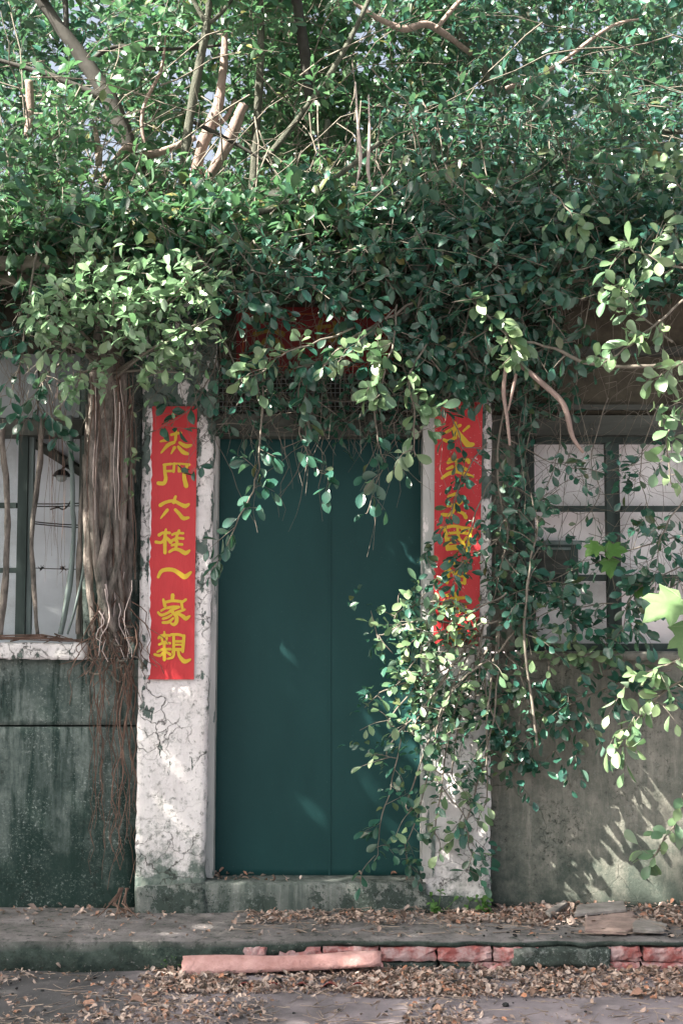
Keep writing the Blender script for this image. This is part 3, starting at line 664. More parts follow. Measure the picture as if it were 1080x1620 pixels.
def banner(name, label, poly, Y, mat, chars, back=True):
    n = len(poly); p = W(sum(a for a, b in poly)/n, max(b for a, b in poly), Y)
    t = thing(name, label, 'banner', p, 'red paper banners with yellow brush lettering round the door')
    mb = MB(); mb.prism(poly, Y, Y+.0015); mb.build('paper', mat, t)
    for ox, oy, data in chars:
        mb = MB(); strokes(mb, data, ox, oy, 9.818 if ox == 225 else 9.0, Y-.0015); mb.build('character', GOLD, t)
    return t
def ragged(a, b, amp, n=60):
    out = []
    for i in range(n+1):
        u = i/n; x = a[0]+(b[0]-a[0])*u; y = a[1]+(b[1]-a[1])*u
        out.append((x+amp*mnoise.fractal(Vector((y*.09, 2.2, a[0])), .6, 2.2, 5)-(amp*1.2 if rnd.random() < .08 else 0), y))
    return out
lb = banner('couplet_banner', 'bright red vertical banner on the left pillar with seven clear yellow characters', [(241, 643), (312, 643), (307, 1075)]+ragged((237.5, 1075), (241, 644), 2.2), -.116, RED, LEFT_CH)
mb = MB(); mb.prism([(238, 648), (300, 648), (300, 1068)]+ragged((234, 1068), (239, 650), 2.6), -.1135, -.1125); mb.build('paper_backing', PAPERW, lb)
rb = banner('couplet_banner', 'white flecked red banner on the right pillar half hidden by creepers', [(688, 636), (763, 636), (757, 1022), (720, 1026), (685, 1018)], -.116, RED2, RIGHT_CH)
def plaque():
    p = W(498, 590, -.03); t = thing('lintel_banner', 'dull red horizontal banner above the door behind leaves', 'banner', p, 'red paper banners with yellow brush lettering round the door')
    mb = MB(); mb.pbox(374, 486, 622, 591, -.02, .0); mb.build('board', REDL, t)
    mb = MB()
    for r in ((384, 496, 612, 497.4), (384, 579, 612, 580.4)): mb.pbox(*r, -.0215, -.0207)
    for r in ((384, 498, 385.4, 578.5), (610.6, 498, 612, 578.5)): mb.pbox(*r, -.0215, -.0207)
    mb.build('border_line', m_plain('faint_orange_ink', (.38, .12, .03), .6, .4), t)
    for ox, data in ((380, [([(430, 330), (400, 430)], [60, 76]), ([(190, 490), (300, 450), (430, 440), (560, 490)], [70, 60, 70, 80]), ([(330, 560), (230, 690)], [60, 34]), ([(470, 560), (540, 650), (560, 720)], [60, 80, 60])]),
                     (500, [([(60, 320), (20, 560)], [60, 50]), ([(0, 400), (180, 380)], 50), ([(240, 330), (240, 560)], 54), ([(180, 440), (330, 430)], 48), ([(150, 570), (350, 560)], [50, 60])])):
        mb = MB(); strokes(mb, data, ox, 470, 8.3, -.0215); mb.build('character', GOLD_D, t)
plaque()

# ------------------------------------------------------------------ objects on the lane and the walkway
def ridge_tile():
    a = Wz(292, 1517, GZ+.05); b = Wz(601, 1509, GZ+.055)
    t = thing('ridge_tile', 'long salmon pink half round clay ridge tile lying against the kerb', 'roof tile', (a.x, KY-.05, GZ))
    mb = MB(); n, m = 26, 10; V = []
    for lay in (0, 1):
        for i in range(n+1):
            u = i/n; x = a.x+(b.x-a.x)*u; r = (.050-.010*u+.003*math.sin(u*9))-(.010 if lay else 0)
            if i == 0: x += 0.0
            zc = GZ+.008+.018*u*u+.016*u; yc = KY-.052-.012*math.sin(u*2)
            for j in range(m+1):
                an = math.pi*(j/m)*1.0
                ex = .012*mnoise.noise(Vector((j*.9, lay, u*3))) if i in (0, n) else 0
                V.append(Vector((x+ex, yc-1.15*r*math.cos(an), zc+1.25*r*math.sin(an))))
    k = m+1; S = (n+1)*k; Fs = []
    for i in range(n):
        for j in range(m): q = i*k+j; Fs += [(q, q+k, q+k+1, q+1), (S+q+1, S+q+k+1, S+q+k, S+q)]
        q = i*k; Fs.append((q, S+q, S+q+k, q+k)); q = i*k+m; Fs.append((q+k, S+q+k, S+q, q))
    for j in range(m): Fs.append((j+1, S+j+1, S+j, j)); q = n*k+j; Fs.append((q, S+q, S+q+1, q+1))
    mb.add(V, Fs); mb.build('shell', TILE, t, True)
ridge_tile()
def corrugated():
    a = Wz(376, 1560, GZ+.012); b = Wz(582, 1556, GZ+.012)
    mb = MB(); n, m = 60, 6; V = []
    for lay in (0, 1):
        for j in range(m+1):
            for i in range(n+1):
                u = i/n; x = a.x+(b.x-a.x)*u; y = a.y+.17*j/m+.012*mnoise.noise(Vector((u*9, j, 0)))*(j in (0, m))
                V.append(Vector((x, y, GZ+.014+.014*math.sin(u*2*math.pi*4.6)-.03*(j/m)**.7-.005*lay)))
    k = n+1; S = k*(m+1); Fs = [f for j in range(m) for i in range(n) for f in ((j*k+i, j*k+i+1, j*k+k+i+1, j*k+k+i), (S+j*k+k+i, S+j*k+k+i+1, S+j*k+i+1, S+j*k+i))]
    Fs += [(i, S+i, S+i+1, i+1) for i in range(n)]+[(m*k+i+1, S+m*k+i+1, S+m*k+i, m*k+i) for i in range(n)]
    mb.add(V, Fs); tag(mb.build('corrugated_sheet', CORR, None, True), 'rusty red corrugated sheet fragment half buried in dry leaves', 'roofing sheet')
corrugated()
def slab_stone(label, poly, z, th, mat, tilt=(0, 0)):
    P = [Wz(x, y, z) for x, y in poly]; c = sum(P, Vector())/len(P); mb = MB(); n = len(P)
    # refine the outline so that the broken edge is uneven
    Q = []
    for i in range(n):
        for k in range(5):
            q = P[i].lerp(P[(i+1) % n], k/5); q = q+(c-q)*.03*mnoise.noise(q*40)*2; q.z += tilt[0]*(q.x-c.x)+tilt[1]*(q.y-c.y); Q.append(q)
    m = len(Q); lo = [q-Vector((0, 0, th))+(c-q)*.03*rnd.random() for q in Q]; mid = [q+(c-q)*.06+Vector((0, 0, .003)) for q in Q]
    a = sum(Q[i].x*Q[(i+1) % m].y-Q[(i+1) % m].x*Q[i].y for i in range(m))
    if a < 0: Q.reverse(); lo.reverse(); mid.reverse()
    mb.add(mid+Q+lo, [tuple(range(m)), tuple(range(3*m-1, 2*m-1, -1))]+[(m+i, m+(i+1) % m, (i+1) % m, i) for i in range(m)]+[(2*m+i, 2*m+(i+1) % m, m+(i+1) % m, m+i) for i in range(m)])
    tag(mb.build('stone_slab', mat, None), label, 'stone slab', 'broken slabs on the walkway')
slab_stone('grey flat stone slab propped up on the slabs near the right wall', [(912, 1432), (985, 1428), (990, 1438), (908, 1443)], .050, .012, SLAB, (.02, .05))
slab_stone('wide pinkish stone slab lying below the propped grey slab', [(925, 1452), (1000, 1444), (1010, 1462), (990, 1473), (925, 1470)], .026, .012, SLABR, (.0, .03))
slab_stone('pale slab at the far right end, tilted among dry leaves', [(1008, 1452), (1055, 1460), (1050, 1472), (1000, 1472), (1000, 1462)], .026, .012, SLAB, (-.05, 0))
slab_stone('narrow pale stone splinter lying left of the propped slab', [(862, 1440), (892, 1426), (897, 1430), (870, 1446)], .04, .012, SLAB, (.1, 0))
def clods(name, label, z, spots):
    mb = MB()
    for px, py, s in spots:
        c = Wz(px, py, z+s*.4); V = []
        for i in range(5):
            a = -math.pi/2+math.pi*i/4
            for k in range(7):
                d = Vector((math.cos(a)*math.cos(k*.9), math.cos(a)*math.sin(k*.9), math.sin(a)*.7)); V.append(c+d*s*(1+.5*mnoise.noise(d*2+c*20)))
        mb.add(V, [(i*7+k, i*7+(k+1) % 7, (i+1)*7+(k+1) % 7, (i+1)*7+k) for i in range(4) for k in range(7)])
    tag(mb.build(name, CHAR, None), label, 'dirt', None, 'stuff')
clods('dirt_clods', 'small black clods of dirt and charred bits scattered over lane', GZ, [(rnd.uniform(-40, 1120), 1541+rnd.random()**1.6*85, rnd.uniform(.003, .009)) for _ in range(90)]+[(771, 1550, .022), (716, 1556, .022), (690, 1593, .02), (800, 1590, .014), (437, 1553, .022), (388, 1556, .02)])
clods('dirt_clumps', 'small black clumps scattered on the walkway by the right wall', .0, [(rnd.uniform(640, 1100), rnd.uniform(1443, 1482), rnd.uniform(.003, .010)) for _ in range(50)]+[(790, 1468, .016), (1060, 1480, .014), (815, 1474, .013), (765, 1446, .016)])

# ================================================================== dry leaf litter
def litter(name, label, regs, z, tpl_n=4):
    parts = []
    for (x0, x1, y0, y1, n, s0, s1, pile) in regs:
        px = rng.uniform(x0, x1, n); py = rng.uniform(y0, y1, n)
        cl = np.array([mnoise.fractal(Vector((a*.012, b*.05, 3.3)), .8, 2, 3) for a, b in zip(px, py)])
        keep = cl+rng.normal(0, .25, n) > (-.05 if not pile else -.5); px, py = px[keep], py[keep]; n = len(px)
        P = np.array([Wz(a, b, z) for a, b in zip(px, py)]).reshape(-1, 3)
        P[:, 2] = z+rng.uniform(.003, .012, n)+(rng.random(n)**2*pile if pile else 0)
        an = rng.uniform(0, 2*math.pi, n); d = np.stack([np.cos(an), np.sin(an), rng.normal(0, .25, n)], -1)
        nr = np.stack([rng.normal(0, .45, n), rng.normal(0, .45, n), np.where(rng.random(n) < .75, 1.0, -1.0)], -1)
        s = rng.uniform(s0, s1, n)
        for k in range(tpl_n):
            i = np.arange(n) % tpl_n == k
            if i.any(): parts.append(leaves_np(P[i], d[i], nr[i], s[i], T_DRY[k]))
    v, f = join(parts); o = link(name, mesh_np(name, v, f, True), None, DRY); tag(o, label, 'dry leaves', None, 'stuff')
litter('leaf_litter', 'loose dry brown leaves gathered on the walkway along the wall', [
    (-200, 340, 1434, 1452, 200, .010, .036, 0), (-200, 420, 1440, 1486, 200, .008, .032, 0), (390, 700, 1434, 1464, 1000, .008, .036, .010), (400, 760, 1440, 1483, 260, .008, .030, 0),
    (690, 860, 1432, 1462, 1100, .008, .036, .012), (840, 1300, 1430, 1468, 2300, .008, .040, .020), (700, 1300, 1440, 1486, 320, .008, .032, 0)], .0)
zs = W(500, 1396, -.12).z
litter('doorstep_litter', 'few curled dry leaves lying on the doorstep', [(335, 420, 1384, 1394, 26, .015, .04, .01), (420, 665, 1384, 1395, 26, .01, .035, 0)], zs)
litter('lane_litter', 'thick drift of dry leaves on the lane below the kerb', [
    (-150, 330, 1533, 1625, 620, .006, .032, 0), (230, 720, 1538, 1574, 2100, .007, .036, .010), (560, 1250, 1533, 1580, 4400, .007, .036, .010), (-100, 1200, 1540, 1640, 1100, .005, .028, 0),
    (120, 420, 1555, 1620, 620, .007, .032, .006), (640, 760, 1590, 1625, 300, .007, .030, .006)], GZ)
def straws(name, label, n, px, py, z, hi):
    C = np.array([Wz(rng.uniform(*px), rng.uniform(*py), z+rng.uniform(.004, hi)) for _ in range(n)]); an = rng.uniform(0, math.pi, n); l = rng.uniform(.03, .13, n)
    d = np.stack([np.cos(an), np.sin(an), rng.normal(0, .08, n)], -1); u = np.linspace(-.5, .5, 5)
    L = C[:, None]+d[:, None]*(u[None]*l[:, None])[..., None]+np.cumsum(rng.normal(0, .004, (n, 5, 3)), axis=1)*np.array([1, 1, .3])
    v, f = twig_mesh([(L, .0018)]); tag(link(name, mesh_np(name, v, f, True), None, STRAW), label, 'dead stems', None, 'stuff')
STRAWS = [('dead_stems', 'thin pale dead stems lying among the leaves on the lane', 420, (-60, 1140), (1538, 1622), GZ, .02), ('dead_stems', 'thin pale dead stems lying on the walkway by the wall', 260, (380, 1140), (1434, 1478), 0., .03)]
FALLEN = ['fallen leaf on the walkway right of the left pillar foot', 'fallen leaf standing against the foot of the left pillar', 'orange fallen leaf on the dark lane, farther left of the two lowest', 'lone orange leaf on the lane farthest left of all', 'orange leaf on the lane below the left end of the clay tile', 'curled leaf on the walkway at the foot of doorstep, right end', 'curled leaf on the lane below the bricks at far right', 'curled leaf on the lane below the mossy mortar patch', 'leaf on the bare walkway below the left end of the doorstep', 'leaf on the walkway at the foot of the mossy left wall', 'curled leaf on the lane at the lower edge, right of centre', 'largest curled leaf on the left end of the doorstep', 'curled orange leaf on the right half of the doorstep']
for k, (px, py, s) in enumerate([(393, 1437, .05), (307, 1438, .05), (205, 1585, .055), (130, 1588, .05), (265, 1562, .045), (640, 1455, .05), (1020, 1575, .06), (860, 1525, .05), (370, 1455, .045), (60, 1440, .05), (700, 1600, .05), (410, 1392, .06), (565, 1390, .05)]):
    z = GZ if py > 1500 else (zs if py < 1396 else 0); p = Wz(px, py, z+.012); d = Vector((rnd.gauss(0, 1), rnd.gauss(0, .5), .1)); n = Vector((rnd.gauss(0, .3), -.5, 1))
    v, f = leaves_np(np.array([p]), np.array([d]), np.array([n]), np.array([s]), T_DRY[k % 4]); o = link('fallen_leaf', mesh_np('fallen_leaf', v-np.array(p), f, True), None, DRY); o.location = p
    tag(o, FALLEN[k], 'fallen leaf', 'larger fallen leaves lying apart')

# ================================================================== PLANTS
# ---- one hanging branch: stem mesh + one object per leaf
GRP = 'leafy branches hanging in front of the house'
def spray(label, pts, r, nleaf, size, ntw=6, twl=.18, mat=LEAF, smat=TWIG, start=.25, face=.7, name='hanging_branch', cat='branch', droop=.35, group=GRP):
    P = spline([W(*p) for p in pts], 8); L = P[0]; t = thing(name, label, cat, L, group)
    mb = MB(); wob = [p+rv(.004) for p in P[::2]]+[P[-1]]
    mb.tube(wob, [r, r*.75, r*.35], 6, 2, .3)
    lines = [(wob, start)]
    for k in range(ntw):
        i = int((start+(1-start)*(k+.5)/ntw)*(len(P)-1)); p = P[i]; tg = (P[min(i+1, len(P)-1)]-P[max(i-1, 0)]).normalized()
        d = (tg*.6+Vector((rnd.choice((-1, 1))*rnd.uniform(.4, 1), -abs(rnd.gauss(.2, .4)), rnd.gauss(.0, .5)))).normalized()
        ln = twl*rnd.uniform(.5, 1.25); q = [p, p+d*ln*.5+rv(.008), p+d*ln+Vector((0, 0, -droop*ln*rnd.random()))+rv(.012)]
        mb.tube(q, [r*.45, r*.32, r*.18], 4, 3); lines.append((spline(q, 5), .25))
    mb.build('stem', smat, t, True)
    tot = sum((1.0 if k == 0 else .8) for k in range(len(lines)))
    for k, (ln, st) in enumerate(lines):
        n = max(2, round(1.35*nleaf*(1.0*2 if k == 0 else .8)/(tot+1)))
        for j in range(n):
            u = st+(1-st)*(j+rnd.random()*.6)/n; u = min(u, 1); x = u*(len(ln)-1); i = min(int(x), len(ln)-2)
            p = ln[i].lerp(ln[i+1], x-i); tg = (ln[i+1]-ln[i]).normalized()
            if j == n-1: p = ln[-1]
            side = Vector((rnd.gauss(0, 1), rnd.gauss(-.3, .6), rnd.gauss(.1, .8)))
            side = (side-tg*side.dot(tg)).normalized()
            d = tg*rnd.uniform(.35, .9)+side*(.8 if j < n-1 else .25)+Vector((0, -.1, -droop*.6))
            nr = Vector((-.35, -.55, .75))*face+rv(.45)
            put_leaf(t, L, p+d.normalized()*.006, d, nr, size*rnd.uniform(.62, 1.15), mat)
    return t
Y_ = LEAF_Y
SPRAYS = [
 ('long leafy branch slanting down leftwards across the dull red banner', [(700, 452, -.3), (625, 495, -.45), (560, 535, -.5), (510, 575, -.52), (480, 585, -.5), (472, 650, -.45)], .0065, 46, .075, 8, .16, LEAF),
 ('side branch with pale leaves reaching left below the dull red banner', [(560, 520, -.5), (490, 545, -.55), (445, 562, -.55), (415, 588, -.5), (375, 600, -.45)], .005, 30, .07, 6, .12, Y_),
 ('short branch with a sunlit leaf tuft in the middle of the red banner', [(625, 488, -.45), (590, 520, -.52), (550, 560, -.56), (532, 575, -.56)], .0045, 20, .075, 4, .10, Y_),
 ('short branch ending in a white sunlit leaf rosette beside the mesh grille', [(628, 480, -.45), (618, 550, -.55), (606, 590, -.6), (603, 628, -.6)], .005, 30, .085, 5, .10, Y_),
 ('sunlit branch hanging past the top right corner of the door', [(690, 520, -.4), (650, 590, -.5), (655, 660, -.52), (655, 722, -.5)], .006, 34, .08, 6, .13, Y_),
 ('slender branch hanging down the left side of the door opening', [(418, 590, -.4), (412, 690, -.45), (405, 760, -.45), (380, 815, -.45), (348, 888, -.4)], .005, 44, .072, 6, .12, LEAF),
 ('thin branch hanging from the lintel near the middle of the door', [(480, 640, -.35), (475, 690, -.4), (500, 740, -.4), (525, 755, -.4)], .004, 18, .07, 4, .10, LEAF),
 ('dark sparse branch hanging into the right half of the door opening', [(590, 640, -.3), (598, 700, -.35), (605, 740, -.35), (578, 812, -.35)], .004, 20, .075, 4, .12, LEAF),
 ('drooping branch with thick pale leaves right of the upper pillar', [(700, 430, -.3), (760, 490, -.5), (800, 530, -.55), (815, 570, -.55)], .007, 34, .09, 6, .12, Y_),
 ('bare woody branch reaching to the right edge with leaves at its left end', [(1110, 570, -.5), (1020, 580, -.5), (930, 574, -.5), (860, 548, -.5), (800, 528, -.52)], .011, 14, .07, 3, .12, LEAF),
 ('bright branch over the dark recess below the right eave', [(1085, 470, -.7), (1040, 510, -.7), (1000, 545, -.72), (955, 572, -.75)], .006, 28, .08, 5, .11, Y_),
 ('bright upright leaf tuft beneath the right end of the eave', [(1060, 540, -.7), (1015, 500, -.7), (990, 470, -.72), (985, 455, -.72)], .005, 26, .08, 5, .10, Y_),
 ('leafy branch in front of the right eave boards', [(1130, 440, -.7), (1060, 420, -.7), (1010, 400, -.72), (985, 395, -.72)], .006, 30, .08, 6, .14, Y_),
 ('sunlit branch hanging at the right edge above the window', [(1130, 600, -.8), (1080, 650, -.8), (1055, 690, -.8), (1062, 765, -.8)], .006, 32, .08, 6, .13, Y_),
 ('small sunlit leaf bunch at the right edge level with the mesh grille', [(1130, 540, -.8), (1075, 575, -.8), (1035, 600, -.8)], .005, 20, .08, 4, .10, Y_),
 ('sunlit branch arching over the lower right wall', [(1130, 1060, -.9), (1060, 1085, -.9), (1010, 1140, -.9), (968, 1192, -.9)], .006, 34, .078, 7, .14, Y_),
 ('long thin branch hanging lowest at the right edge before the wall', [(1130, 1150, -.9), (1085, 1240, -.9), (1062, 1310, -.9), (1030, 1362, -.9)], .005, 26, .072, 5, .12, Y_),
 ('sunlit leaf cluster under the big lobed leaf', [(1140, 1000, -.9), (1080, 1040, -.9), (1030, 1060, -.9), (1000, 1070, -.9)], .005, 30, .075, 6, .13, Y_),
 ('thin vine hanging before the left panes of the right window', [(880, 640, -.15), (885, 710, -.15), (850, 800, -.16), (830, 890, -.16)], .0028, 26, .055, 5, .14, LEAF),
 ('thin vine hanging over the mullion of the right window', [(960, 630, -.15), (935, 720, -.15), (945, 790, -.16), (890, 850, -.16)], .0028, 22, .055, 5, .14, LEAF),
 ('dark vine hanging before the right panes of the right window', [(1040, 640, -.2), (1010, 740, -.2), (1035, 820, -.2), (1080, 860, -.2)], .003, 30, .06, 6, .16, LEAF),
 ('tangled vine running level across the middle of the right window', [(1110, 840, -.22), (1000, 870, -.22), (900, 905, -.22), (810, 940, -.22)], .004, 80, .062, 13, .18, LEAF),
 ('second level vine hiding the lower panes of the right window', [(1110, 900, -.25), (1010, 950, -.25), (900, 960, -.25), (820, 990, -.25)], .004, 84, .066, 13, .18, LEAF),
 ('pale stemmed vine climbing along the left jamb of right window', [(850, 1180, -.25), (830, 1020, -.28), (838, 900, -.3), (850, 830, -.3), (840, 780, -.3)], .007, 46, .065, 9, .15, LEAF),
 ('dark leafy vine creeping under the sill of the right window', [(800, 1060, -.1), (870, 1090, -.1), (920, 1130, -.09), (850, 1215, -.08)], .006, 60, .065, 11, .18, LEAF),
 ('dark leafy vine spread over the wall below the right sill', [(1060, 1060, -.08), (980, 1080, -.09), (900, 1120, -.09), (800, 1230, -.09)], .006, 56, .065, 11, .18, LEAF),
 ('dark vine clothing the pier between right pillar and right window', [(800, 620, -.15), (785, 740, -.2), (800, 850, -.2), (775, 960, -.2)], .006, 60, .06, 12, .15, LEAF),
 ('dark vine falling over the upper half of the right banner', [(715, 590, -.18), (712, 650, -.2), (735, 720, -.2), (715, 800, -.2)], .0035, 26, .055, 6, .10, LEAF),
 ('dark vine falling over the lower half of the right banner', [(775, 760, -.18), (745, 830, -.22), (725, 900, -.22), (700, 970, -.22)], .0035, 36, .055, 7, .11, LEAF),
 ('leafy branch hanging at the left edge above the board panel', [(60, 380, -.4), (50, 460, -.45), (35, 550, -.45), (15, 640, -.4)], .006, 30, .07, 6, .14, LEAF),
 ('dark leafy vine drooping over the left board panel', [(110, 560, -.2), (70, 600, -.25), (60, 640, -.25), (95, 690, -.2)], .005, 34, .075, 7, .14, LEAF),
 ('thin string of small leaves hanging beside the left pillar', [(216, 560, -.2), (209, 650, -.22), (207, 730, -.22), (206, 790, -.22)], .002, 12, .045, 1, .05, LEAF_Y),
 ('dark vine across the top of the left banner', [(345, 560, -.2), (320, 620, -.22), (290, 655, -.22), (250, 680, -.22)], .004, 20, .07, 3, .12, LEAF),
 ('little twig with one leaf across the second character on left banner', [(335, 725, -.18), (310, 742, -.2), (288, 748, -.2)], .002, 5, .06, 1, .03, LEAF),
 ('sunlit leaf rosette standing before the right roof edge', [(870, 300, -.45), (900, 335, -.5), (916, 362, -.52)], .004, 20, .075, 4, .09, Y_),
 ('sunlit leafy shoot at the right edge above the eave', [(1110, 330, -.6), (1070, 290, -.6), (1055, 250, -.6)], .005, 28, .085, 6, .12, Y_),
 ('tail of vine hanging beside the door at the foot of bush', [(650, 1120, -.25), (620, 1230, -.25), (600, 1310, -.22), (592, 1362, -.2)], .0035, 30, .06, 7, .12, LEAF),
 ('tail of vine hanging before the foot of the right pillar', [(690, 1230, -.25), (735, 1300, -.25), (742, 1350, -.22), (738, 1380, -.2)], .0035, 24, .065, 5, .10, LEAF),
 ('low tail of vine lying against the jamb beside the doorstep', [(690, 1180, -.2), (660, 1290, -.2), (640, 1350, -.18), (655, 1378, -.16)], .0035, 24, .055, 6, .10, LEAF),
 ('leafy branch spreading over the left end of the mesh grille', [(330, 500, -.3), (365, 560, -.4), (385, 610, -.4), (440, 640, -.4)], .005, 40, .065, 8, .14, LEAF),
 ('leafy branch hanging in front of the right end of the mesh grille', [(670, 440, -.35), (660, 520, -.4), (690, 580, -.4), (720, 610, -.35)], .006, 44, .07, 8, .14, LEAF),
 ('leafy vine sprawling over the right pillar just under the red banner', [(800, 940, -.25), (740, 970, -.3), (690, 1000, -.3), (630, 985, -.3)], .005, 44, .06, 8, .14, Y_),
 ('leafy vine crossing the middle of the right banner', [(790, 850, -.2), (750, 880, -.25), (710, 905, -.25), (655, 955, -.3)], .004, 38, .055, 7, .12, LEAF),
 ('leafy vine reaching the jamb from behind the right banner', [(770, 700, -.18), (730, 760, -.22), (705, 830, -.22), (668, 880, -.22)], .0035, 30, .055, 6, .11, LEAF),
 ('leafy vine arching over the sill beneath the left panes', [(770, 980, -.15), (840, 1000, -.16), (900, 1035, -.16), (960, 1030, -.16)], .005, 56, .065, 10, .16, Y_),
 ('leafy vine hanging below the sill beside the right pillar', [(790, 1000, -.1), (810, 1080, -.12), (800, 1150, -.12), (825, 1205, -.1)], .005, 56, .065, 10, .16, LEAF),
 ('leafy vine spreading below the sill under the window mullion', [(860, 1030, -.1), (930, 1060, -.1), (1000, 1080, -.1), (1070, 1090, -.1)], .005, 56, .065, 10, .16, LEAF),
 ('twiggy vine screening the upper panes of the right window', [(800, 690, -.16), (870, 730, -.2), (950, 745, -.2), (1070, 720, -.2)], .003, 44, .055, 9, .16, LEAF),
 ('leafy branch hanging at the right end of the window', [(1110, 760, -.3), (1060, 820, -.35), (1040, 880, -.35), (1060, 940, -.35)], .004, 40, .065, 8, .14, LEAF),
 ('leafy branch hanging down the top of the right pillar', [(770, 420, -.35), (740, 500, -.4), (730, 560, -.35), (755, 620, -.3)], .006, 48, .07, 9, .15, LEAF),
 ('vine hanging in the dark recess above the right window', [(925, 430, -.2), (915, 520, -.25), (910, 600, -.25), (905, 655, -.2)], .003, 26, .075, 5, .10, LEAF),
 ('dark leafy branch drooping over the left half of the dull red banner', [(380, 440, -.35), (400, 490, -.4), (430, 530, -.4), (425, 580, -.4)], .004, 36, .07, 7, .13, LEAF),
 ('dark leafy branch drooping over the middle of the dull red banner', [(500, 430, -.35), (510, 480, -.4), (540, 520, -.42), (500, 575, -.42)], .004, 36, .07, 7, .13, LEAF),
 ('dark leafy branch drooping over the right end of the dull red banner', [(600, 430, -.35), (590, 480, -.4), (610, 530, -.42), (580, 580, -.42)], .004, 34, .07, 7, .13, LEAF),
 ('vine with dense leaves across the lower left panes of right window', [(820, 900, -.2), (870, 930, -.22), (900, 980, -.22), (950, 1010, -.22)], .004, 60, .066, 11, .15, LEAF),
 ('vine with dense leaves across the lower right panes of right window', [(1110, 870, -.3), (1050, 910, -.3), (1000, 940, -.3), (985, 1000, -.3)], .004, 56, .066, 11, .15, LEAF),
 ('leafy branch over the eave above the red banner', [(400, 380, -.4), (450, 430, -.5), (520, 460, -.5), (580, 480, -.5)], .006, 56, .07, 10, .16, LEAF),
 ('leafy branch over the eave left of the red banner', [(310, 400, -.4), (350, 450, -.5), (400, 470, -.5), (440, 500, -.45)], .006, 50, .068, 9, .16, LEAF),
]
for s in SPRAYS: spray(*s)
# bare crooked branches hanging from the tuft right of the pillar
for lab, pts, r in (('thick crooked bare branch curving down before the right window', [(818, 575, -.5), (850, 600, -.5), (890, 640, -.5), (905, 690, -.48), (922, 716, -.45)], [.008, .013, .013, .010, .006]),
                    ('straight bare brown branch hanging furthest left beneath the leaf tuft', [(800, 575, -.5), (796, 620, -.5), (802, 665, -.5), (806, 705, -.5)], [.009, .010, .008, .006]),
                    ('short forked bare branch hanging between two longer ones', [(818, 575, -.52), (812, 610, -.52), (803, 650, -.52)], [.008, .007, .003])):
    mb = MB(); mb.tube([W(*p) for p in pts], r, 8, 6, .35); tag(mb.build('bare_branch', BARK_P, None, True), lab, 'branch', 'bare branches hanging before the right window')
# ---- bush climbing the right pillar
def clumps(n, px, py, Yr, k, size, mat_parts, twig_mb=None, ln=(.12, .28), up=.5, mask=None, tpl=T_LO, rad=.35):
    """leaf clumps: n twigs with k leaves each; returns leaf mesh arrays"""
    x = rng.uniform(*px, n) if isinstance(px, tuple) else px; y = rng.uniform(*py, n) if isinstance(py, tuple) else py; Yv = rng.uniform(*Yr, n)
    if mask is not None:
        keep = mask(x, y, Yv); x, y, Yv = x[keep], y[keep], Yv[keep]; n = len(x)
    C = Wn(x, y, Yv)
    return clumps_at(C, k, size, mat_parts, twig_mb, ln, up, tpl, rad)
def clumps_at(C, k, size, mat_parts, twig_mb=None, ln=(.12, .28), up=.5, tpl=T_LO, rad=.35):
    n = len(C)
    if n == 0: return
    T = unit(np.stack([rng.normal(0, .8, n), rng.normal(-.15, .6, n), rng.normal(up, .6, n)], -1)); ll = rng.uniform(*ln, n)
    u = np.linspace(-.45, .5, k)[None, :]+rng.normal(0, .05, (n, k))
    P = C[:, None]+T[:, None]*(u*ll[:, None])[..., None]
    d = T[:, None]*rng.uniform(.3, .9, (n, k))[..., None]+rng.normal(0, .6, (n, k, 3))+np.array([0, 0, -.1])
    nr = np.array([-.25, -.35, .8])+rng.normal(0, .42, (n, k, 3))
    s = rng.uniform(size[0], size[1], (n, 1))*rng.uniform(.7, 1.15, (n, k))
    mat_parts.append(leaves_np(P.reshape(-1, 3), d.reshape(-1, 3), nr.reshape(-1, 3), s.ravel(), tpl))
    if twig_mb is not None:
        a = C-T*(ll*.75)[:, None]; b = C+T*(ll*.5)[:, None]; m = (a+b)/2+rng.normal(0, .012, (n, 3))
        twig_mb.append((np.stack([a, m, b], 1), .0022))
def twig_mesh(lines):
    """3-sided tubes along polylines (n, m, 3)"""
    parts = []
    for L, r in lines:
        n, m, _ = L.shape; t = unit(np.gradient(L, axis=1)); a = unit(np.cross(t, np.array([.2, -.9, .4]))); b = np.cross(t, a)
        w = r*np.linspace(1.25, .5, m)[None, :, None]
        R3 = [a*w, (-.5*a+.87*b)*w, (-.5*a-.87*b)*w]
        V = np.stack([L+q for q in R3], 2).reshape(n, -1, 3)
        f = np.array([g for i in range(m-1) for j in range(3) for g in ((i*3+j, i*3+(j+1) % 3, i*3+3+(j+1) % 3), (i*3+j, i*3+3+(j+1) % 3, i*3+3+j))])
        parts.append((V.reshape(-1, 3), (f[None]+np.arange(n)[:, None, None]*m*3).reshape(-1, 3)))
    return join(parts)
def shrub_obj(name, v, f, mat, parent=None, smooth=True):
    L = np.array(org(parent)) if parent is not None else np.zeros(3)
    return link(name, mesh_np(name, v-L, f, smooth), parent, mat)
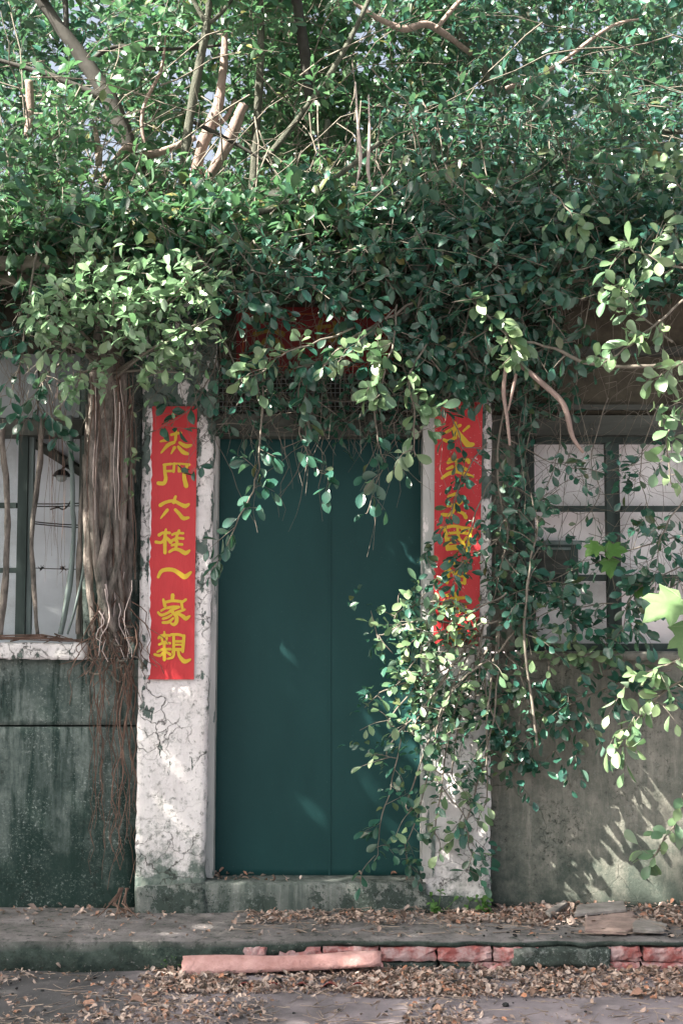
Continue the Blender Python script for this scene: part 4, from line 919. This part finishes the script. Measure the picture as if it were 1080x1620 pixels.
def bush():
    root = W(770, 1010, -.15); t = thing('climbing_bush', 'dense sunlit bush of small leaves sprawling over the right pillar', 'bush', root)
    L = root; mb = MB(); stems = []
    for px, py, q in ((640, 955, .5), (600, 1000, .5), (606, 1085, .5), (615, 1175, .45), (645, 1255, .45), (690, 1290, .4), (735, 1300, .4), (770, 1255, .35), (690, 1000, .5), (640, 1060, .6), (690, 1150, .6), (745, 1130, .5), (800, 1080, .4), (805, 1180, .3), (715, 1215, .5), (655, 1140, .55), (750, 1040, .45), (835, 1120, .3), (620, 1125, .5), (675, 1075, .6)):
        e = W(px, py, -.13-.18*q*(1.3 if px < 700 else .6)+rnd.uniform(-.03, .03)); m = root.lerp(e, .5)+Vector((0, -.08, .05))+rv(.03)
        l = spline([root+rv(.06), m+rv(.03), e+Vector((0, 0, -.02)), e+Vector((rnd.uniform(-.05, .05), 0, -.07))], 7); mb.tube([p+rv(.003) for p in l], [.006, .004, .002], 5, 1); stems.append(l)
        for k in range(5):
            a = l[rnd.randrange(5, len(l))]; d = Vector((rnd.gauss(-.3, .8), rnd.gauss(-.2, .4), rnd.gauss(0, .7))).normalized()*rnd.uniform(.06, .16)
            s = spline([a, a+d*.5+rv(.01), a+d+Vector((0, 0, -.02))], 4); mb.tube(s, [.0025, .0012], 4, 1); stems.append(s)
    mb.build('stem', TWIG, t, True)
    for i in range(300):
        l = stems[i % len(stems)]; u = .25+.75*rnd.random(); k = min(int(u*(len(l)-1)), len(l)-2); p = l[k].lerp(l[k+1], rnd.random())+rv(.014)
        put_leaf(t, L, p, (l[k+1]-l[k]).normalized()*.5+rv(.6)+Vector((0, -.2, -.2)), Vector((-.35, -.6, .7))+rv(.4), rnd.uniform(.040, .070), LEAF_Y)
    parts = []
    c = np.array([l[-1-rnd.randrange(3)]+Vector((rnd.gauss(0, .05), abs(rnd.gauss(0, .03)), rnd.gauss(0, .05))) for l in stems for _ in range(1)]+[W(rnd.uniform(670, 830), rnd.uniform(1000, 1230), -.16-rnd.random()*.1) for _ in range(45)]); clumps_at(c, 6, (.035, .06), parts)
    v, f = join(parts); o = shrub_obj('foliage', v, f, LEAF, t); o['kind'] = 'stuff'
bush()

# ---- banyan clinging to the wall beside the left window
def banyan():
    base = W(175, 1060, -.1); t = thing('banyan_tree', 'grey banyan trunk clinging to the wall beside the left window', 'tree', base); L = base
    mb = MB()
    mb.tube([W(172, 470, -.13), W(170, 600, -.12), W(170, 740, -.12), W(176, 880, -.12), W(178, 980, -.12), W(184, 1030, -.10)], [.05, .075, .085, .075, .058, .03], 12, 10, .55)
    mb.build('trunk', BARK, t, True)
    for pts, r in (([(150, 560, -.2), (148, 700, -.2), (152, 860, -.2), (165, 960, -.2), (185, 1010, -.18)], [.02, .024, .022, .018, .008]),
                   ([(196, 580, -.16), (197, 720, -.18), (192, 860, -.18), (176, 930, -.2), (160, 1010, -.18)], [.018, .020, .022, .018, .008]),
                   ([(178, 700, -.22), (174, 820, -.22), (160, 900, -.22), (168, 960, -.22), (182, 1000, -.2)], [.012, .016, .022, .030, .012]),
                   ([(140, 640, -.1), (138, 800, -.12), (142, 920, -.12), (150, 1000, -.14)], [.014, .018, .018, .010]),
                   ([(205, 640, -.06), (207, 800, -.08), (204, 940, -.08), (200, 1040, -.08)], [.012, .016, .014, .010]),
                   ([(187, 620, -.2), (183, 760, -.21), (186, 880, -.2), (196, 980, -.16)], [.010, .014, .013, .008])):
        mb = MB(); mb.tube([W(*p) for p in pts], r, 8, 8, .6); mb.build('strand', BARK, t, True)
    # poles in front of the left window
    for pts, r in (([(2, 670, -.06), (10, 780, -.07), (10, 880, -.07), (1, 1005, -.05)], .014), ([(70, 660, -.05), (60, 760, -.07), (51, 860, -.07), (58, 1004, -.05)], [.014, .013, .011, .010]),
                   ([(112, 660, -.05), (117, 780, -.07), (115, 880, -.07), (96, 1004, -.05)], [.013, .012, .011, .013]), ([(133, 720, -.06), (126, 850, -.07), (124, 1004, -.05)], [.010, .013, .011]),
                   ([(146, 800, -.1), (138, 880, -.1), (120, 960, -.08), (108, 1004, -.05)], [.009, .008, .006, .005])):
        mb = MB(); mb.tube([W(*p)+rv(.003) for p in pts], r, 8, 12, .7); mb.build('aerial_root', WOOD_T if rnd.random() < .5 else BARK, t, True)
    # net of fine roots
    lines = []
    def fine(n, x0, x1, y0, y1, xs, Yc, r, sway, m=9):
        for _ in range(n):
            xa = rnd.uniform(x0, x1); ya = rnd.uniform(y0[0], y0[1]); yb = rnd.uniform(y1[0], y1[1]); xb = xa+rnd.gauss(0, xs); ph = rnd.random()*9; Yd = Yc+rnd.uniform(-.05, .05)
            lines.append((np.array([[W(xa+(xb-xa)*k/(m-1)+sway*math.sin(ph+k*rnd.uniform(.8, 1.2)), ya+(yb-ya)*k/(m-1), Yd) for k in range(m)]]), r*rnd.uniform(.6, 1.3)))
    fine(16, 140, 212, (560, 640), (760, 980), 8, -.24, .0022, 3)
    fine(12, 165, 214, (560, 700), (900, 1060), 8, -.16, .0028, 3)
    fine(10, 70, 100, (600, 690), (800, 960), 6, -.15, .0014, 3)
    fine(16, 20, 110, (540, 640), (660, 760), 5, -.2, .0014, 3)
    fine(22, 145, 214, (930, 1010), (1010, 1090), 26, -.19, .0028, 9, 9)
    fine(26, 140, 214, (985, 1040), (1050, 1130), 16, -.16, .0030, 8, 7)
    fine(14, 180, 210, (1040, 1080), (1330, 1425), 10, -.06, .0034, 6, 14)
    fine(9, 145, 170, (1040, 1100), (1250, 1400), 8, -.04, .0026, 4, 14)
    for _ in range(12): lines.append((np.array([[W(rnd.uniform(-60, 128), rnd.uniform(1006, 1018), -.08), W(rnd.uniform(20, 100), rnd.uniform(1002, 1014), -.09), W(rnd.uniform(60, 150), rnd.uniform(1008, 1018), -.08)]]), .0035))
    for _ in range(9):
        a = W(rnd.uniform(190, 204), 1405, -.1); lines.append((np.array([[a, a+Vector((rnd.uniform(-.06, .02), -.05, -.06)), a+Vector((rnd.uniform(-.12, .14), rnd.uniform(-.2, -.05), -.055-a.z*.55))]]), .005))
    v, f = twig_mesh(lines); o = shrub_obj('root_net', v, f, ROOT_R, t); o['kind'] = 'stuff'
    lines = []
    fine(9, 140, 205, (890, 970), (985, 1050), 20, -.21, .0038, 6, 8); fine(5, 150, 200, (590, 650), (700, 860), 5, -.26, .0022, 2, 8)
    v, f = twig_mesh(lines); o = shrub_obj('pale_roots', v, f, ROOT_W, t); o['kind'] = 'stuff'
    # curled loops of root at the foot of the trunk
    mb = MB()
    for _ in range(16):
        c = W(rnd.uniform(148, 212), rnd.uniform(985, 1065), -.17+rnd.uniform(-.05, .04)); r = rnd.uniform(.02, .06); a0 = rnd.random()*6; sp = rnd.uniform(1.2, 2.6)
        mb.tube([c+Vector((r*math.cos(a0+sp*k/5), rnd.uniform(-.015, .015), r*math.sin(a0+sp*k/5))) for k in range(6)], [.0055, .005, .003], 5, 3)
    mb.build('curled_root', TWIG, t, True)
    # crown: fan of shoots
    mb = MB(); shoots = []
    for ax, ay, bx, by, q in ((172, 560, 150, 405, .3), (165, 570, 60, 525, .35), (165, 560, 105, 470, .4), (172, 545, 205, 420, .3), (175, 560, 300, 445, .35), (178, 575, 335, 425, .3), (180, 590, 338, 500, .3), (180, 600, 250, 545, .35), (172, 540, 130, 450, .4), (168, 580, 128, 585, .4), (172, 560, 215, 490, .45), (170, 590, 80, 500, .4), (175, 590, 290, 590, .25), (172, 560, 180, 470, .45), (172, 560, 240, 450, .35)):
        a = W(ax, ay, -.16); b = W(bx, by, -.28-q); m = a.lerp(b, .55)+Vector((0, -.05, -.01))+rv(.015)
        l = spline([a, m, b], 8); mb.tube(l, [.009, .006, .0025], 5, 1); shoots.append(l)
        for k in range(5):
            i = rnd.randrange(7, len(l)); s0 = l[i]; d = Vector((rnd.gauss(0, .8), rnd.gauss(-.3, .5), rnd.gauss(.25, .6))).normalized()*rnd.uniform(.06, .15)
            s = spline([s0, s0+d*.5+rv(.008), s0+d], 4); mb.tube(s, [.003, .0014], 4, 1); shoots.append(s)
    mb.build('shoot', TWIG, t, True)
    for i in range(300):
        l = shoots[i % len(shoots)]; u = .45+.55*rnd.random(); k = min(int(u*(len(l)-1)), len(l)-2); p = l[k].lerp(l[k+1], rnd.random())+rv(.012)
        put_leaf(t, L, p, (l[k+1]-l[k]).normalized()*.6+rv(.55), Vector((-.4, -.5, .7))+rv(.4), rnd.uniform(.05, .085), LEAF_B)
    parts = []; c = np.array([l[-1-rnd.randrange(3)]+rv(.04)+Vector((0, .04, 0)) for l in shoots for _ in range(2)]); clumps_at(c, 5, (.045, .07), parts)
    v, f = join(parts); o = shrub_obj('foliage', v, f, LEAF_B, t); o['kind'] = 'stuff'
banyan()

# ---- lobed leaves of the mulberry shoot
def lobed(c, dirv, nr, size, mat, parent, L):
    d = dirv.normalized(); n = (nr-d*nr.dot(d)).normalized(); s = d.cross(n)
    out = [(0, 0), (-.28, -.10), (-.50, .04), (-.70, .20), (-.52, .30), (-.44, .40), (-.58, .60), (-.60, .82), (-.44, .78), (-.30, .74), (-.26, .92), (-.12, 1.06), (0, 1.2), (.12, 1.06), (.26, .92), (.30, .74), (.44, .78), (.60, .82), (.58, .60), (.44, .40), (.52, .30), (.70, .20), (.50, .04), (.28, -.10)]
    pts = [(0, .35)]+[(x, y) for x, y in out]; V = []
    for x, y in pts:
        z = .16*abs(x)-.22*(y-.2)**2-.12*x*x+.03*math.sin(9*x+5*y); V.append(c+s*(x*size)+d*(y*size)+n*(z*size))
    m = len(out); mb = MB(); mb.add(V, [(0, 1+(i+1) % m, 1+i) for i in range(m)]); lf = mb.build('leaf', mat, parent, True); vb = MB()
    for i in (3, 7, 12, 17, 21): a = V[0].lerp(V[1], 1.0); vb.tube([a+n*.001, (a+V[1+i])/2+n*(.006*size/.15), V[1+i]+n*.001], [size*.010, size*.007, size*.003], 4, 4)
    vb.build('vein', VEIN, lf, True); return lf
def mulberry(label, pts, leaves_, mat, r=.006):
    P = [W(*p) for p in pts]; t = thing('mulberry_shoot', label, 'plant', P[0]); mb = MB(); mb.tube(P, [r, r*.6], 6, 5); 
    for (px, py, Y, dx, dz, nx, s) in leaves_:
        c = W(px, py, Y); q = min(P, key=lambda a: (a-c).length); mb.tube([q, (q+c)/2+Vector((0, 0, .01)), c], [.003, .002], 5, 3)
    mb.build('stem', TWIG, t, True)
    for (px, py, Y, dx, dz, nx, s) in leaves_: lobed(W(px, py, Y), Vector((dx, -.25, dz)), Vector((nx, -.75, .6)), s, mat, t, P[0])
mulberry('shoot with huge pale sunlit lobed leaves at the right edge', [(1160, 1010, -1.1), (1110, 990, -1.15), (1085, 960, -1.15)], [(1078, 948, -1.2, -.85, -.35, -.3, .155), (1092, 990, -1.15, -.2, -1, .1, .135), (1100, 1045, -1.1, .3, -1, .1, .12)], LEAF_P)
mulberry('shoot with three dull green lobed leaves before the right window mullion', [(975, 950, -.2), (965, 900, -.25), (955, 870, -.28)], [(958, 872, -.32, .9, .1, .1, .085), (948, 862, -.32, -.8, -.5, -.2, .075), (962, 885, -.32, .1, -1, .1, .075), (1005, 935, -.3, .9, -.1, .1, .075)], WEED, .003)

# ---- weeds
def weed(label, px, py, z, h, n, Y=None):
    p = Wz(px, py, z); t = thing('weed', label, 'weed', p); mb = MB(); tips = []
    for k in range(n):
        d = Vector((rnd.gauss(0, .5), rnd.gauss(-.1, .4), 1)).normalized()*h*rnd.uniform(.5, 1.1); l = spline([p, p+d*.5+rv(.006), p+d], 4); mb.tube(l, [.002, .001], 4, 1); tips.append(l)
    mb.build('stem', WEED, t)
    for l in tips:
        for j in range(7):
            i = rnd.randrange(1, len(l)); put_leaf(t, p, l[i], rv(.8)+Vector((0, -.2, .2)), Vector((0, -.5, .8))+rv(.35), rnd.uniform(.018, .036), WEED)
weed('fresh green weed at the left foot of the right pillar', 690, 1447, .0, .10, 7)
weed('fresh green weed in front of the middle of the right pillar', 735, 1442, .0, .08, 6)
weed('fresh green weed at the right foot of the right pillar', 772, 1446, .0, .10, 8)
weed('tiny green weed growing at the foot of the kerb on the left', 264, 1534, GZ, .07, 5)
weed('tiny green sprout beside the left end of the clay tile', 290, 1534, GZ, .03, 3)

# ---- creeper mass over the eave (cannot be counted)
parts = []; tw = []
def fn(x, y, s, seed): return np.array([mnoise.fractal(Vector((a*s, b*s, seed)), .8, 2, 3) for a, b in zip(x, y)])
mask1 = lambda x, y, Yv: fn(x, y, .011, 1.0)+rng.normal(0, .2, len(x)) > np.clip((y-425)/70, -.5, 1.2)*.55+np.clip((400-y)/150, 0, 1)*.7+.6*np.exp(-((x-330)/120)**2-((y-250)/100)**2)+.5*np.exp(-((x-575)/50)**2-((y-240)/80)**2)+((x > 360) & (x < 640) & (y > 455))*.9
clumps(1250, (-330, 1420), (230, 520), (-.45, .05), 7, (.045, .10), parts, tw, up=.0, mask=mask1)
clumps(250, (340, 1420), (380, 470), (-.55, -.36), 7, (.05, .085), parts, tw, up=-.15)
clumps(80, (630, 900), (430, 560), (-.5, -.2), 6, (.05, .085), parts, tw, up=-.2)
light = []
clumps(900, (-330, 1420), (215, 470), (-.5, .05), 7, (.045, .095), light, tw, up=.1, mask=mask1)
v, f = join(light); tag(shrub_obj('creeper_foliage', v, f, LEAF_C), 'mid green younger creeper leaves mixed into the dark mat along the roof edge', 'creeper', None, 'stuff')
clumps(260, (640, 890), (380, 640), (-.3, -.02), 7, (.05, .075), parts, tw, up=-.2)
clumps(110, (-60, 340), (430, 560), (-.3, -.05), 6, (.05, .075), parts, tw, up=-.2)
clumps(110, (340, 660), (575, 690), (-.25, -.06), 5, (.045, .065), parts, tw, up=-.3)
clumps(60, (770, 850), (640, 1010), (-.2, -.05), 6, (.045, .065), parts, tw, up=-.2)
v, f = join(parts); tag(shrub_obj('creeper_foliage', v, f, LEAF), 'dense mat of dark green creeper leaves covering the eave and roof edge', 'creeper', None, 'stuff')
# dry tangle of fine stems
m = 7
def tangle(n, px, py, Yr, vert, ln, r):
    x = rng.uniform(*px, n); y = rng.uniform(*py, n); C = Wn(x, y, rng.uniform(*Yr, n))
    d = unit(np.stack([rng.normal(0, 1-vert*.7, n), rng.normal(0, .25, n), rng.normal(0, .5, n)-vert], -1)); l = rng.uniform(*ln, n)
    u = np.linspace(0, 1, m); L = C[:, None]+d[:, None]*(u[None]*l[:, None])[..., None]; L[..., 2] -= .25*(u[None]**2)*l[:, None]**2
    L = L+np.cumsum(rng.normal(0, .019, L.shape), axis=1); return (L, r)
tw += [tangle(420, (-200, 1300), (330, 600), (-.35, .0), .7, (.15, .6), .0016), tangle(150, (330, 700), (430, 700), (-.3, -.02), .8, (.15, .5), .0015), tangle(190, (780, 1150), (560, 900), (-.15, .0), .5, (.15, .5), .0014), tangle(160, (0, 1200), (150, 420), (-.1, .8), .6, (.3, .9), .0026), tangle(90, (-100, 1200), (-60, 380), (.1, 1.3), .15, (.4, 1.1), .0042), tangle(34, (430, 760), (90, 330), (-.1, .5), .9, (.3, .9), .0036)]
v, f = twig_mesh(tw); tag(shrub_obj('creeper_stems', v, f, TWIG), 'tangle of thin grey creeper stems hanging from the roof edge', 'creeper', None, 'stuff')
# bleached roots hanging in the upper middle
for lab, pts, r in (('long bleached aerial root hanging furthest left in the upper middle', [(562, 130, -.2), (566, 200, -.25), (570, 255, -.25), (563, 294, -.25)], [.004, .0065, .009, .003]),
                    ('long bleached aerial root with frayed tip beside a thinner one', [(583, 150, -.2), (584, 220, -.25), (582, 270, -.25), (588, 303, -.25)], [.003, .006, .010, .004]),
                    ('short bleached root curling at the end of the hanging pair', [(572, 300, -.25), (588, 308, -.25), (600, 300, -.25), (604, 278, -.25)], [.003, .005, .004, .002])):
    mb = MB(); mb.tube([W(*p) for p in pts], r, 6, 6, .4); tag(mb.build('aerial_root', ROOT_W, None, True), lab, 'root', 'bleached aerial roots above the door')

for a in STRAWS: straws(*a)

# ---- shrubs on the roof
SKY = [(300, 60, 190, 120), (360, 140, 130, 120), (130, 30, 70, 60), (430, 200, 60, 70), (590, 60, 60, 90), (150, 250, 50, 60)]
def skygap(x, y):
    g = np.zeros(len(x))
    for cx, cy, a, b in SKY: g = np.maximum(g, np.exp(-((x-cx)/a)**2-((y-cy)/b)**2))
    return g
maskS = lambda thr: (lambda x, y, Yv: (fn(x, y, .010, 5.0)*.5+rng.random(len(x)) > thr+.6*skygap(x, y)))
for k, (x0, x1, lab, mt) in enumerate(((-330, 120, 'bushy green shrub on the roof at the far left end', LEAF_C), (60, 350, 'bright green shrub on the roof above the banyan trunk', LEAF_C), (300, 600, 'fine leaved shrub on the roof above the left half of door', LEAF_C), (540, 800, 'dark shrub on the roof with hanging roots in front of it', LEAF), (740, 1010, 'dark glossy shrub on the roof above the right window', LEAF), (960, 1420, 'dark shrub on the roof at the far right end', LEAF))):
    c = W((x0+x1)/2, 410, .3); t = thing('roof_shrub', lab, 'shrub', c, 'shrubs growing on the roof'); parts = []; tl = []
    clumps(760, (x0, x1), (110, 425), (.0, .8), 7, (.05, .09), parts, tl, mask=lambda x, y, Yv: rng.random(len(x))+.45*fn(x, y, .012, 6.0) > np.clip((400-y)/260, .0, 1)*.85+.3*skygap(x, y)+.5*np.exp(-((x-330)/120)**2-((y-235)/110)**2)+.3*np.exp(-((x-560)/60)**2-((y-230)/80)**2))
    clumps(260, (x0, x1), (320, 450), (-.42, .1), 7, (.055, .10), parts, tl)
    v, f = join(parts); shrub_obj('crown', v, f, mt, t)
    mb = MB()
    for _ in range(9):
        a = W(rnd.uniform(x0+40, x1-40), 420, .3+rnd.uniform(-.2, .3)); b = a+Vector((rnd.gauss(0, .18), rnd.gauss(0, .15), rnd.uniform(.35, .85))); mb.tube([a, a.lerp(b, .5)+rv(.04), b], [.010, .007, .003], 5, 5)
    mb.build('stem', TWIG, t, True); v, f = twig_mesh(tl); shrub_obj('twigs', v, f, TWIG, t)['kind'] = 'stuff'

# ---- trees behind the wall
def tree(name, label, limbs, crown, Yr, n, mt, bark, base_px, thr=.0, size=(.055, .095), group='trees behind the house', seed=0):
    """limbs: (pts(px,py,Y), radii, material); the first one is carried down to the ground as the trunk"""
    b = W(*limbs[0][0][0]); g = Vector((b.x+.05, b.y, GZ)); t = thing(name, label, 'tree', g, group)
    for i, (pts, r, mt_) in enumerate(limbs):
        P = [W(*p) for p in pts]
        if i == 0: P = [g, g.lerp(P[0], .5)+Vector((.03, 0, 0))]+P; r = [r[0]*1.15, r[0]*1.05]+list(r)
        mb = MB(); mb.tube(P, list(r), 9, 7, .28); mb.build('trunk' if i == 0 else 'branch', mt_ or bark, t, True)
    parts, tl = [], []
    for (x0, x1, y0, y1, w) in crown: clumps(int(n*w*2.2), (x0, x1), (y0, y1), Yr, 7, size, parts, tl, mask=maskS(thr))
    for i, (pts, r, mt_) in enumerate(limbs):
        if pts[-1][1] < 60:
            e = W(*pts[-1]); k = 26; C = np.array([e+Vector((rnd.gauss(0, .22), rnd.gauss(.05, .2), rnd.gauss(.12, .2))) for _ in range(k)]); C = C[PX(C)[1] < 120]; clumps_at(C, 7, size, parts, tl)
    v, f = join(parts); shrub_obj('crown', v, f, mt, t); v, f = twig_mesh(tl); shrub_obj('twigs', v, f, TWIG, t)['kind'] = 'stuff'
px = lambda r: r/330.0*1.1/2
tree('tree', 'slender upright forked tree in the upper left centre', [([(283, 420, .30), (287, 320, .30), (298, 200, .30), (318, 90, .30), (328, 36, .30)], [px(16), px(15), px(14), px(13), px(12)], None), ([(328, 38, .30), (312, 12, .30), (290, -30, .30)], [px(10), px(8), px(6)], None), ([(328, 38, .30), (352, 18, .30), (385, -30, .30)], [px(9), px(7), px(5)], None), ([(328, 38, .30), (334, -40, .30), (340, -120, .30)], [px(11), px(9), px(7)], None),
     ([(300, 190, .34), (340, 210, .36), (380, 232, .4), (430, 262, .4)], [px(7), px(7), px(6), px(3)], BARK_D)], [(180, 480, -200, 180, 1.0)], (.9, 1.9), 330, LEAF_C, BARK_G, None)
tree('tree', 'dark leaning tree in the upper left corner', [([(250, 420, .6), (238, 310, .6), (205, 230, .6), (178, 165, .6), (140, 105, .6), (100, 50, .6), (50, -20, .6)], [px(22), px(22), px(24), px(27), px(25), px(20), px(16)], BARK_D), ([(140, 100, .6), (180, 75, .6), (260, 78, .6), (350, 72, .6)], [px(9), px(8), px(6), px(4)], BARK_D), ([(105, 55, .6), (104, 10, .6), (98, -60, .6)], [px(10), px(9), px(6)], BARK_D), ([(175, 160, .58), (80, 120, .58), (-20, 90, .58)], [px(12), px(10), px(6)], BARK_D),
     ([(235, 260, .55), (225, 180, .55), (255, 110, .55), (262, 55, .55)], [px(7), px(6), px(5), px(3)], BARK_P)], [(-350, 230, -200, 330, 1.0)], (1.2, 2.6), 720, LEAF, BARK_D, None)
tree('tree', 'pruned tree with pale sawn off limbs behind the slender tree', [([(300, 420, .62), (312, 262, .56), (330, 205, .56), (346, 165, .56), (353, 110, .56), (356, 50, .56)], [px(16), px(19), px(19), px(17), px(13), px(9)], None), ([(318, 300, .52), (358, 232, .52), (377, 185, .52), (386, 166, .52)], [px(14), px(19), px(19), px(18)], None), ([(340, 200, .56), (358, 185, .58), (372, 158, .62)], [px(8), px(8), px(7)], None), ([(158, 300, .52), (200, 236, .52), (240, 244, .52), (310, 218, .52)], [px(10), px(16), px(14), px(8)], None), ([(156, 262, .6), (156, 235, .6), (150, 200, .6)], [px(11), px(11), px(6)], None), ([(45, 215, .55), (48, 170, .55), (46, 128, .55)], [px(12), px(14), px(13)], None)], [(220, 560, -200, 330, 1.0)], (1.6, 2.8), 420, LEAF_C, BARK_P, None)
tree('tree', 'pair of straight grey stems left of centre', [([(400, 420, .55), (402, 260, .55), (411, 120, .55), (412, 20, .55), (408, -80, .55)], [px(12), px(13), px(13), px(11), px(9)], None), ([(500, 420, .6), (510, 300, .6), (518, 190, .6)], [px(11), px(11), px(9)], BARK_G), ([(418, 255, .4), (470, 190, .4), (520, 120, .4), (560, 50, .4), (600, -40, .4)], [px(10), px(10), px(9), px(8), px(6)], None), ([(490, 160, .52), (478, 60, .52), (462, -40, .52)], [px(16), px(18), px(14)], BARK_D), ([(345, 342, -.2), (430, 330, -.28), (520, 288, -.28), (600, 225, -.2)], [px(8), px(9), px(8), px(6)], BARK_G), ([(540, 320, .30), (590, 262, .30), (650, 215, .30)], [px(7), px(6), px(4)], BARK_G)], [(400, 720, -200, 330, 1.0)], (1.2, 2.8), 620, LEAF_C, BARK_G, None)
tree('tree', 'spreading tree with pale arching limb in the upper right', [([(820, 420, 1.2), (800, 250, 1.2), (770, 120, 1.2), (720, 50, 1.2), (690, 40, 1.2)], [px(14), px(15), px(14), px(12), px(9)], None), ([(745, 85, 1.1), (680, 40, .9), (640, 46, .8), (600, 30, .8), (560, 5, .8)], [px(9), px(12), px(12), px(10), px(7)], BARK_P), ([(690, 45, .8), (715, 15, .8), (745, -20, .8)], [px(9), px(8), px(6)], BARK_P), ([(665, 160, .7), (685, 198, .6), (710, 228, .6), (737, 262, .6)], [px(7), px(11), px(11), px(9)], BARK_P), ([(800, 140, 1.0), (870, 110, 1.0), (960, 45, 1.0), (1010, 30, 1.0)], [px(8), px(7), px(6), px(4)], BARK_P), ([(1000, 180, .7), (1040, 205, .7), (1110, 210, .7)], [px(6), px(7), px(8)], None)], [(640, 1400, -200, 330, 1.0)], (1.0, 2.8), 1150, LEAF, BARK_G, None)
for k, (x0, x1, lab) in enumerate(((-500, 250, 'pale green distant tree behind the upper left corner'), (200, 700, 'pale green distant tree showing through the sky gaps in centre'), (600, 1050, 'distant tree behind the arching pale limb'), (950, 1600, 'distant dark tree behind the upper right corner'))):
    tree('distant_tree', lab, [([((x0+x1)/2, 420, 5+k*.6), ((x0+x1)/2+20, 150, 5+k*.6), ((x0+x1)/2-20, -200, 5+k*.6)], [.12, .1, .06], None)], [(x0, x1, -300, 420, 1.0)], (4.2, 6.8), 700, LEAF_C, BARK_G, None, .05, (.08, .13), 'distant trees beyond the house')

# ---- tree beside the lane whose crown shades the front (it stands left of the view)
LIT = [(150, 330, 240, 90, (-.2, -.4), .93), (430, 350, 130, 60, (-.2, -.4), .9), (640, 400, 70, 50, (-.3, -.4), .9), (150, 485, 175, 120, (-.3, -.4, -.5, -.6, -.7), 1.0), (610, 605, 60, 75, (-.5, -.6), 1.0), (520, 555, 100, 50, (-.5,), .95), (655, 690, 34, 64, (-.5,), 1.0), (815, 555, 55, 45, (-.5, -.6), 1.0), (1000, 490, 105, 110, (-.65, -.75), .97), (1065, 690, 60, 120, (-.8,), 1.0),
       (690, 1070, 95, 140, (-.2, -.33), .94), (1060, 990, 75, 85, (-1.0, -1.15), 1.0), (1040, 1170, 90, 140, (-.85, -.95), .97), (965, 1340, 150, 115, (0,), .97), (172, 930, 42, 100, (-.2, -.12), .93), (60, 1030, 100, 18, (-.08,), .85), (60, 870, 14, 50, (-.07,), .95), (1040, 255, 60, 60, (-.6,), .95), (915, 350, 45, 34, (-.5,), 1.0),
       (262, 1120, 50, 60, (-.1,), .74), (905, 870, 80, 100, (.2,), .9), (250, 768, 14, 26, (-.116,), 1.0), (380, 850, 35, 50, (-.4,), .85), (690, 920, 22, 50, (-.11,), .9)]
def shade_tree():
    g = Vector((-8.6, -4.8, GZ)); t = thing('shade_tree', 'tall tree standing beside the lane whose crown shades the house front', 'tree', g)
    mb = MB(); mb.tube([g, g+Vector((.1, .1, 2.2)), g+Vector((.5, .5, 4.6)), g+Vector((1.0, 1.0, 6.6))], [.2, .17, .13, .06], 10, 8, .2); mb.build('trunk', BARK_G, t, True)
    for e in ((-1.8, .4, 6.0), (2.6, .2, 5.6), (1.4, 1.8, 5.9), (3.4, 1.4, 6.0), (2.8, -.6, 5.6)):
        s = g+Vector((.4, .4, 4.0)); q = g+Vector(e); mb = MB(); mb.tube([s, s.lerp(q, .5)+Vector((0, 0, .15)), q], [.07, .045, .015], 7, 6, .2); mb.build('branch', BARK_G, t, True)
    n = 60000; d = np.array(SUN_D)
    # points of the front and the lane, carried back along the light into a crown 4.4 to 6 m up
    X = rng.uniform(-3.2, 5.5, n); Z = rng.uniform(-4.2, 4.4, n); Tt = (np.maximum(rng.uniform(4.4, 6.0, n), Z+1.2)-Z)/-d[2]
    P = np.stack([X, np.zeros(n), Z], -1)-d*Tt[:, None]
    keep = np.ones(n, bool); r = rng.random(n)
    for cx, cy, a, b, Yl, s in LIT:
        for yl in Yl:
            q = P+d*((yl-P[:, 1])/d[1])[:, None]; u, w = PX(q)
            e = ((u-cx)/a)**2+((w-cy)/b)**2; keep &= ~((e < 1.15) & (r < s))
    q = P+d*((0-P[:, 1])/d[1])[:, None]; u, w = PX(q)
    top = np.clip((700-w)/430, 0, 1)*np.clip(.30+.66*np.exp(-((u-330)/360)**2)-.5*np.exp(-((u-20)/140)**2-((w-60)/160)**2), 0, 1); keep &= ~(r < top)
    dark = np.zeros(n, bool)
    for yl, a, b, c0, c1 in ((.075, 345, 600, 680, 1390), (0., -60, 205, 1055, 1430)):        # stay in full shade
        q2 = P+d*((yl-P[:, 1])/d[1])[:, None]; u2, w2 = PX(q2); dark |= (u2 > a) & (u2 < b) & (w2 > c0) & (w2 < c1)
    tz = -P[:, 2]/d[2]; q2 = P+d*tz[:, None]; dark |= keep & (np.abs(q2[:, 0]) < 2.4) & (q2[:, 1] < -.15) & (q2[:, 1] > -2.4)
    P = np.concatenate([P[dark], P[keep & ~dark][:27000]]); n = len(P); dr = rng.normal(0, 1, (n, 3)); nr = -d+rng.normal(0, .5, (n, 3))
    v, f = leaves_np(P, dr, nr, rng.uniform(.07, .12, n), T_LO); shrub_obj('crown', v, f, LEAF_C, t)
shade_tree()
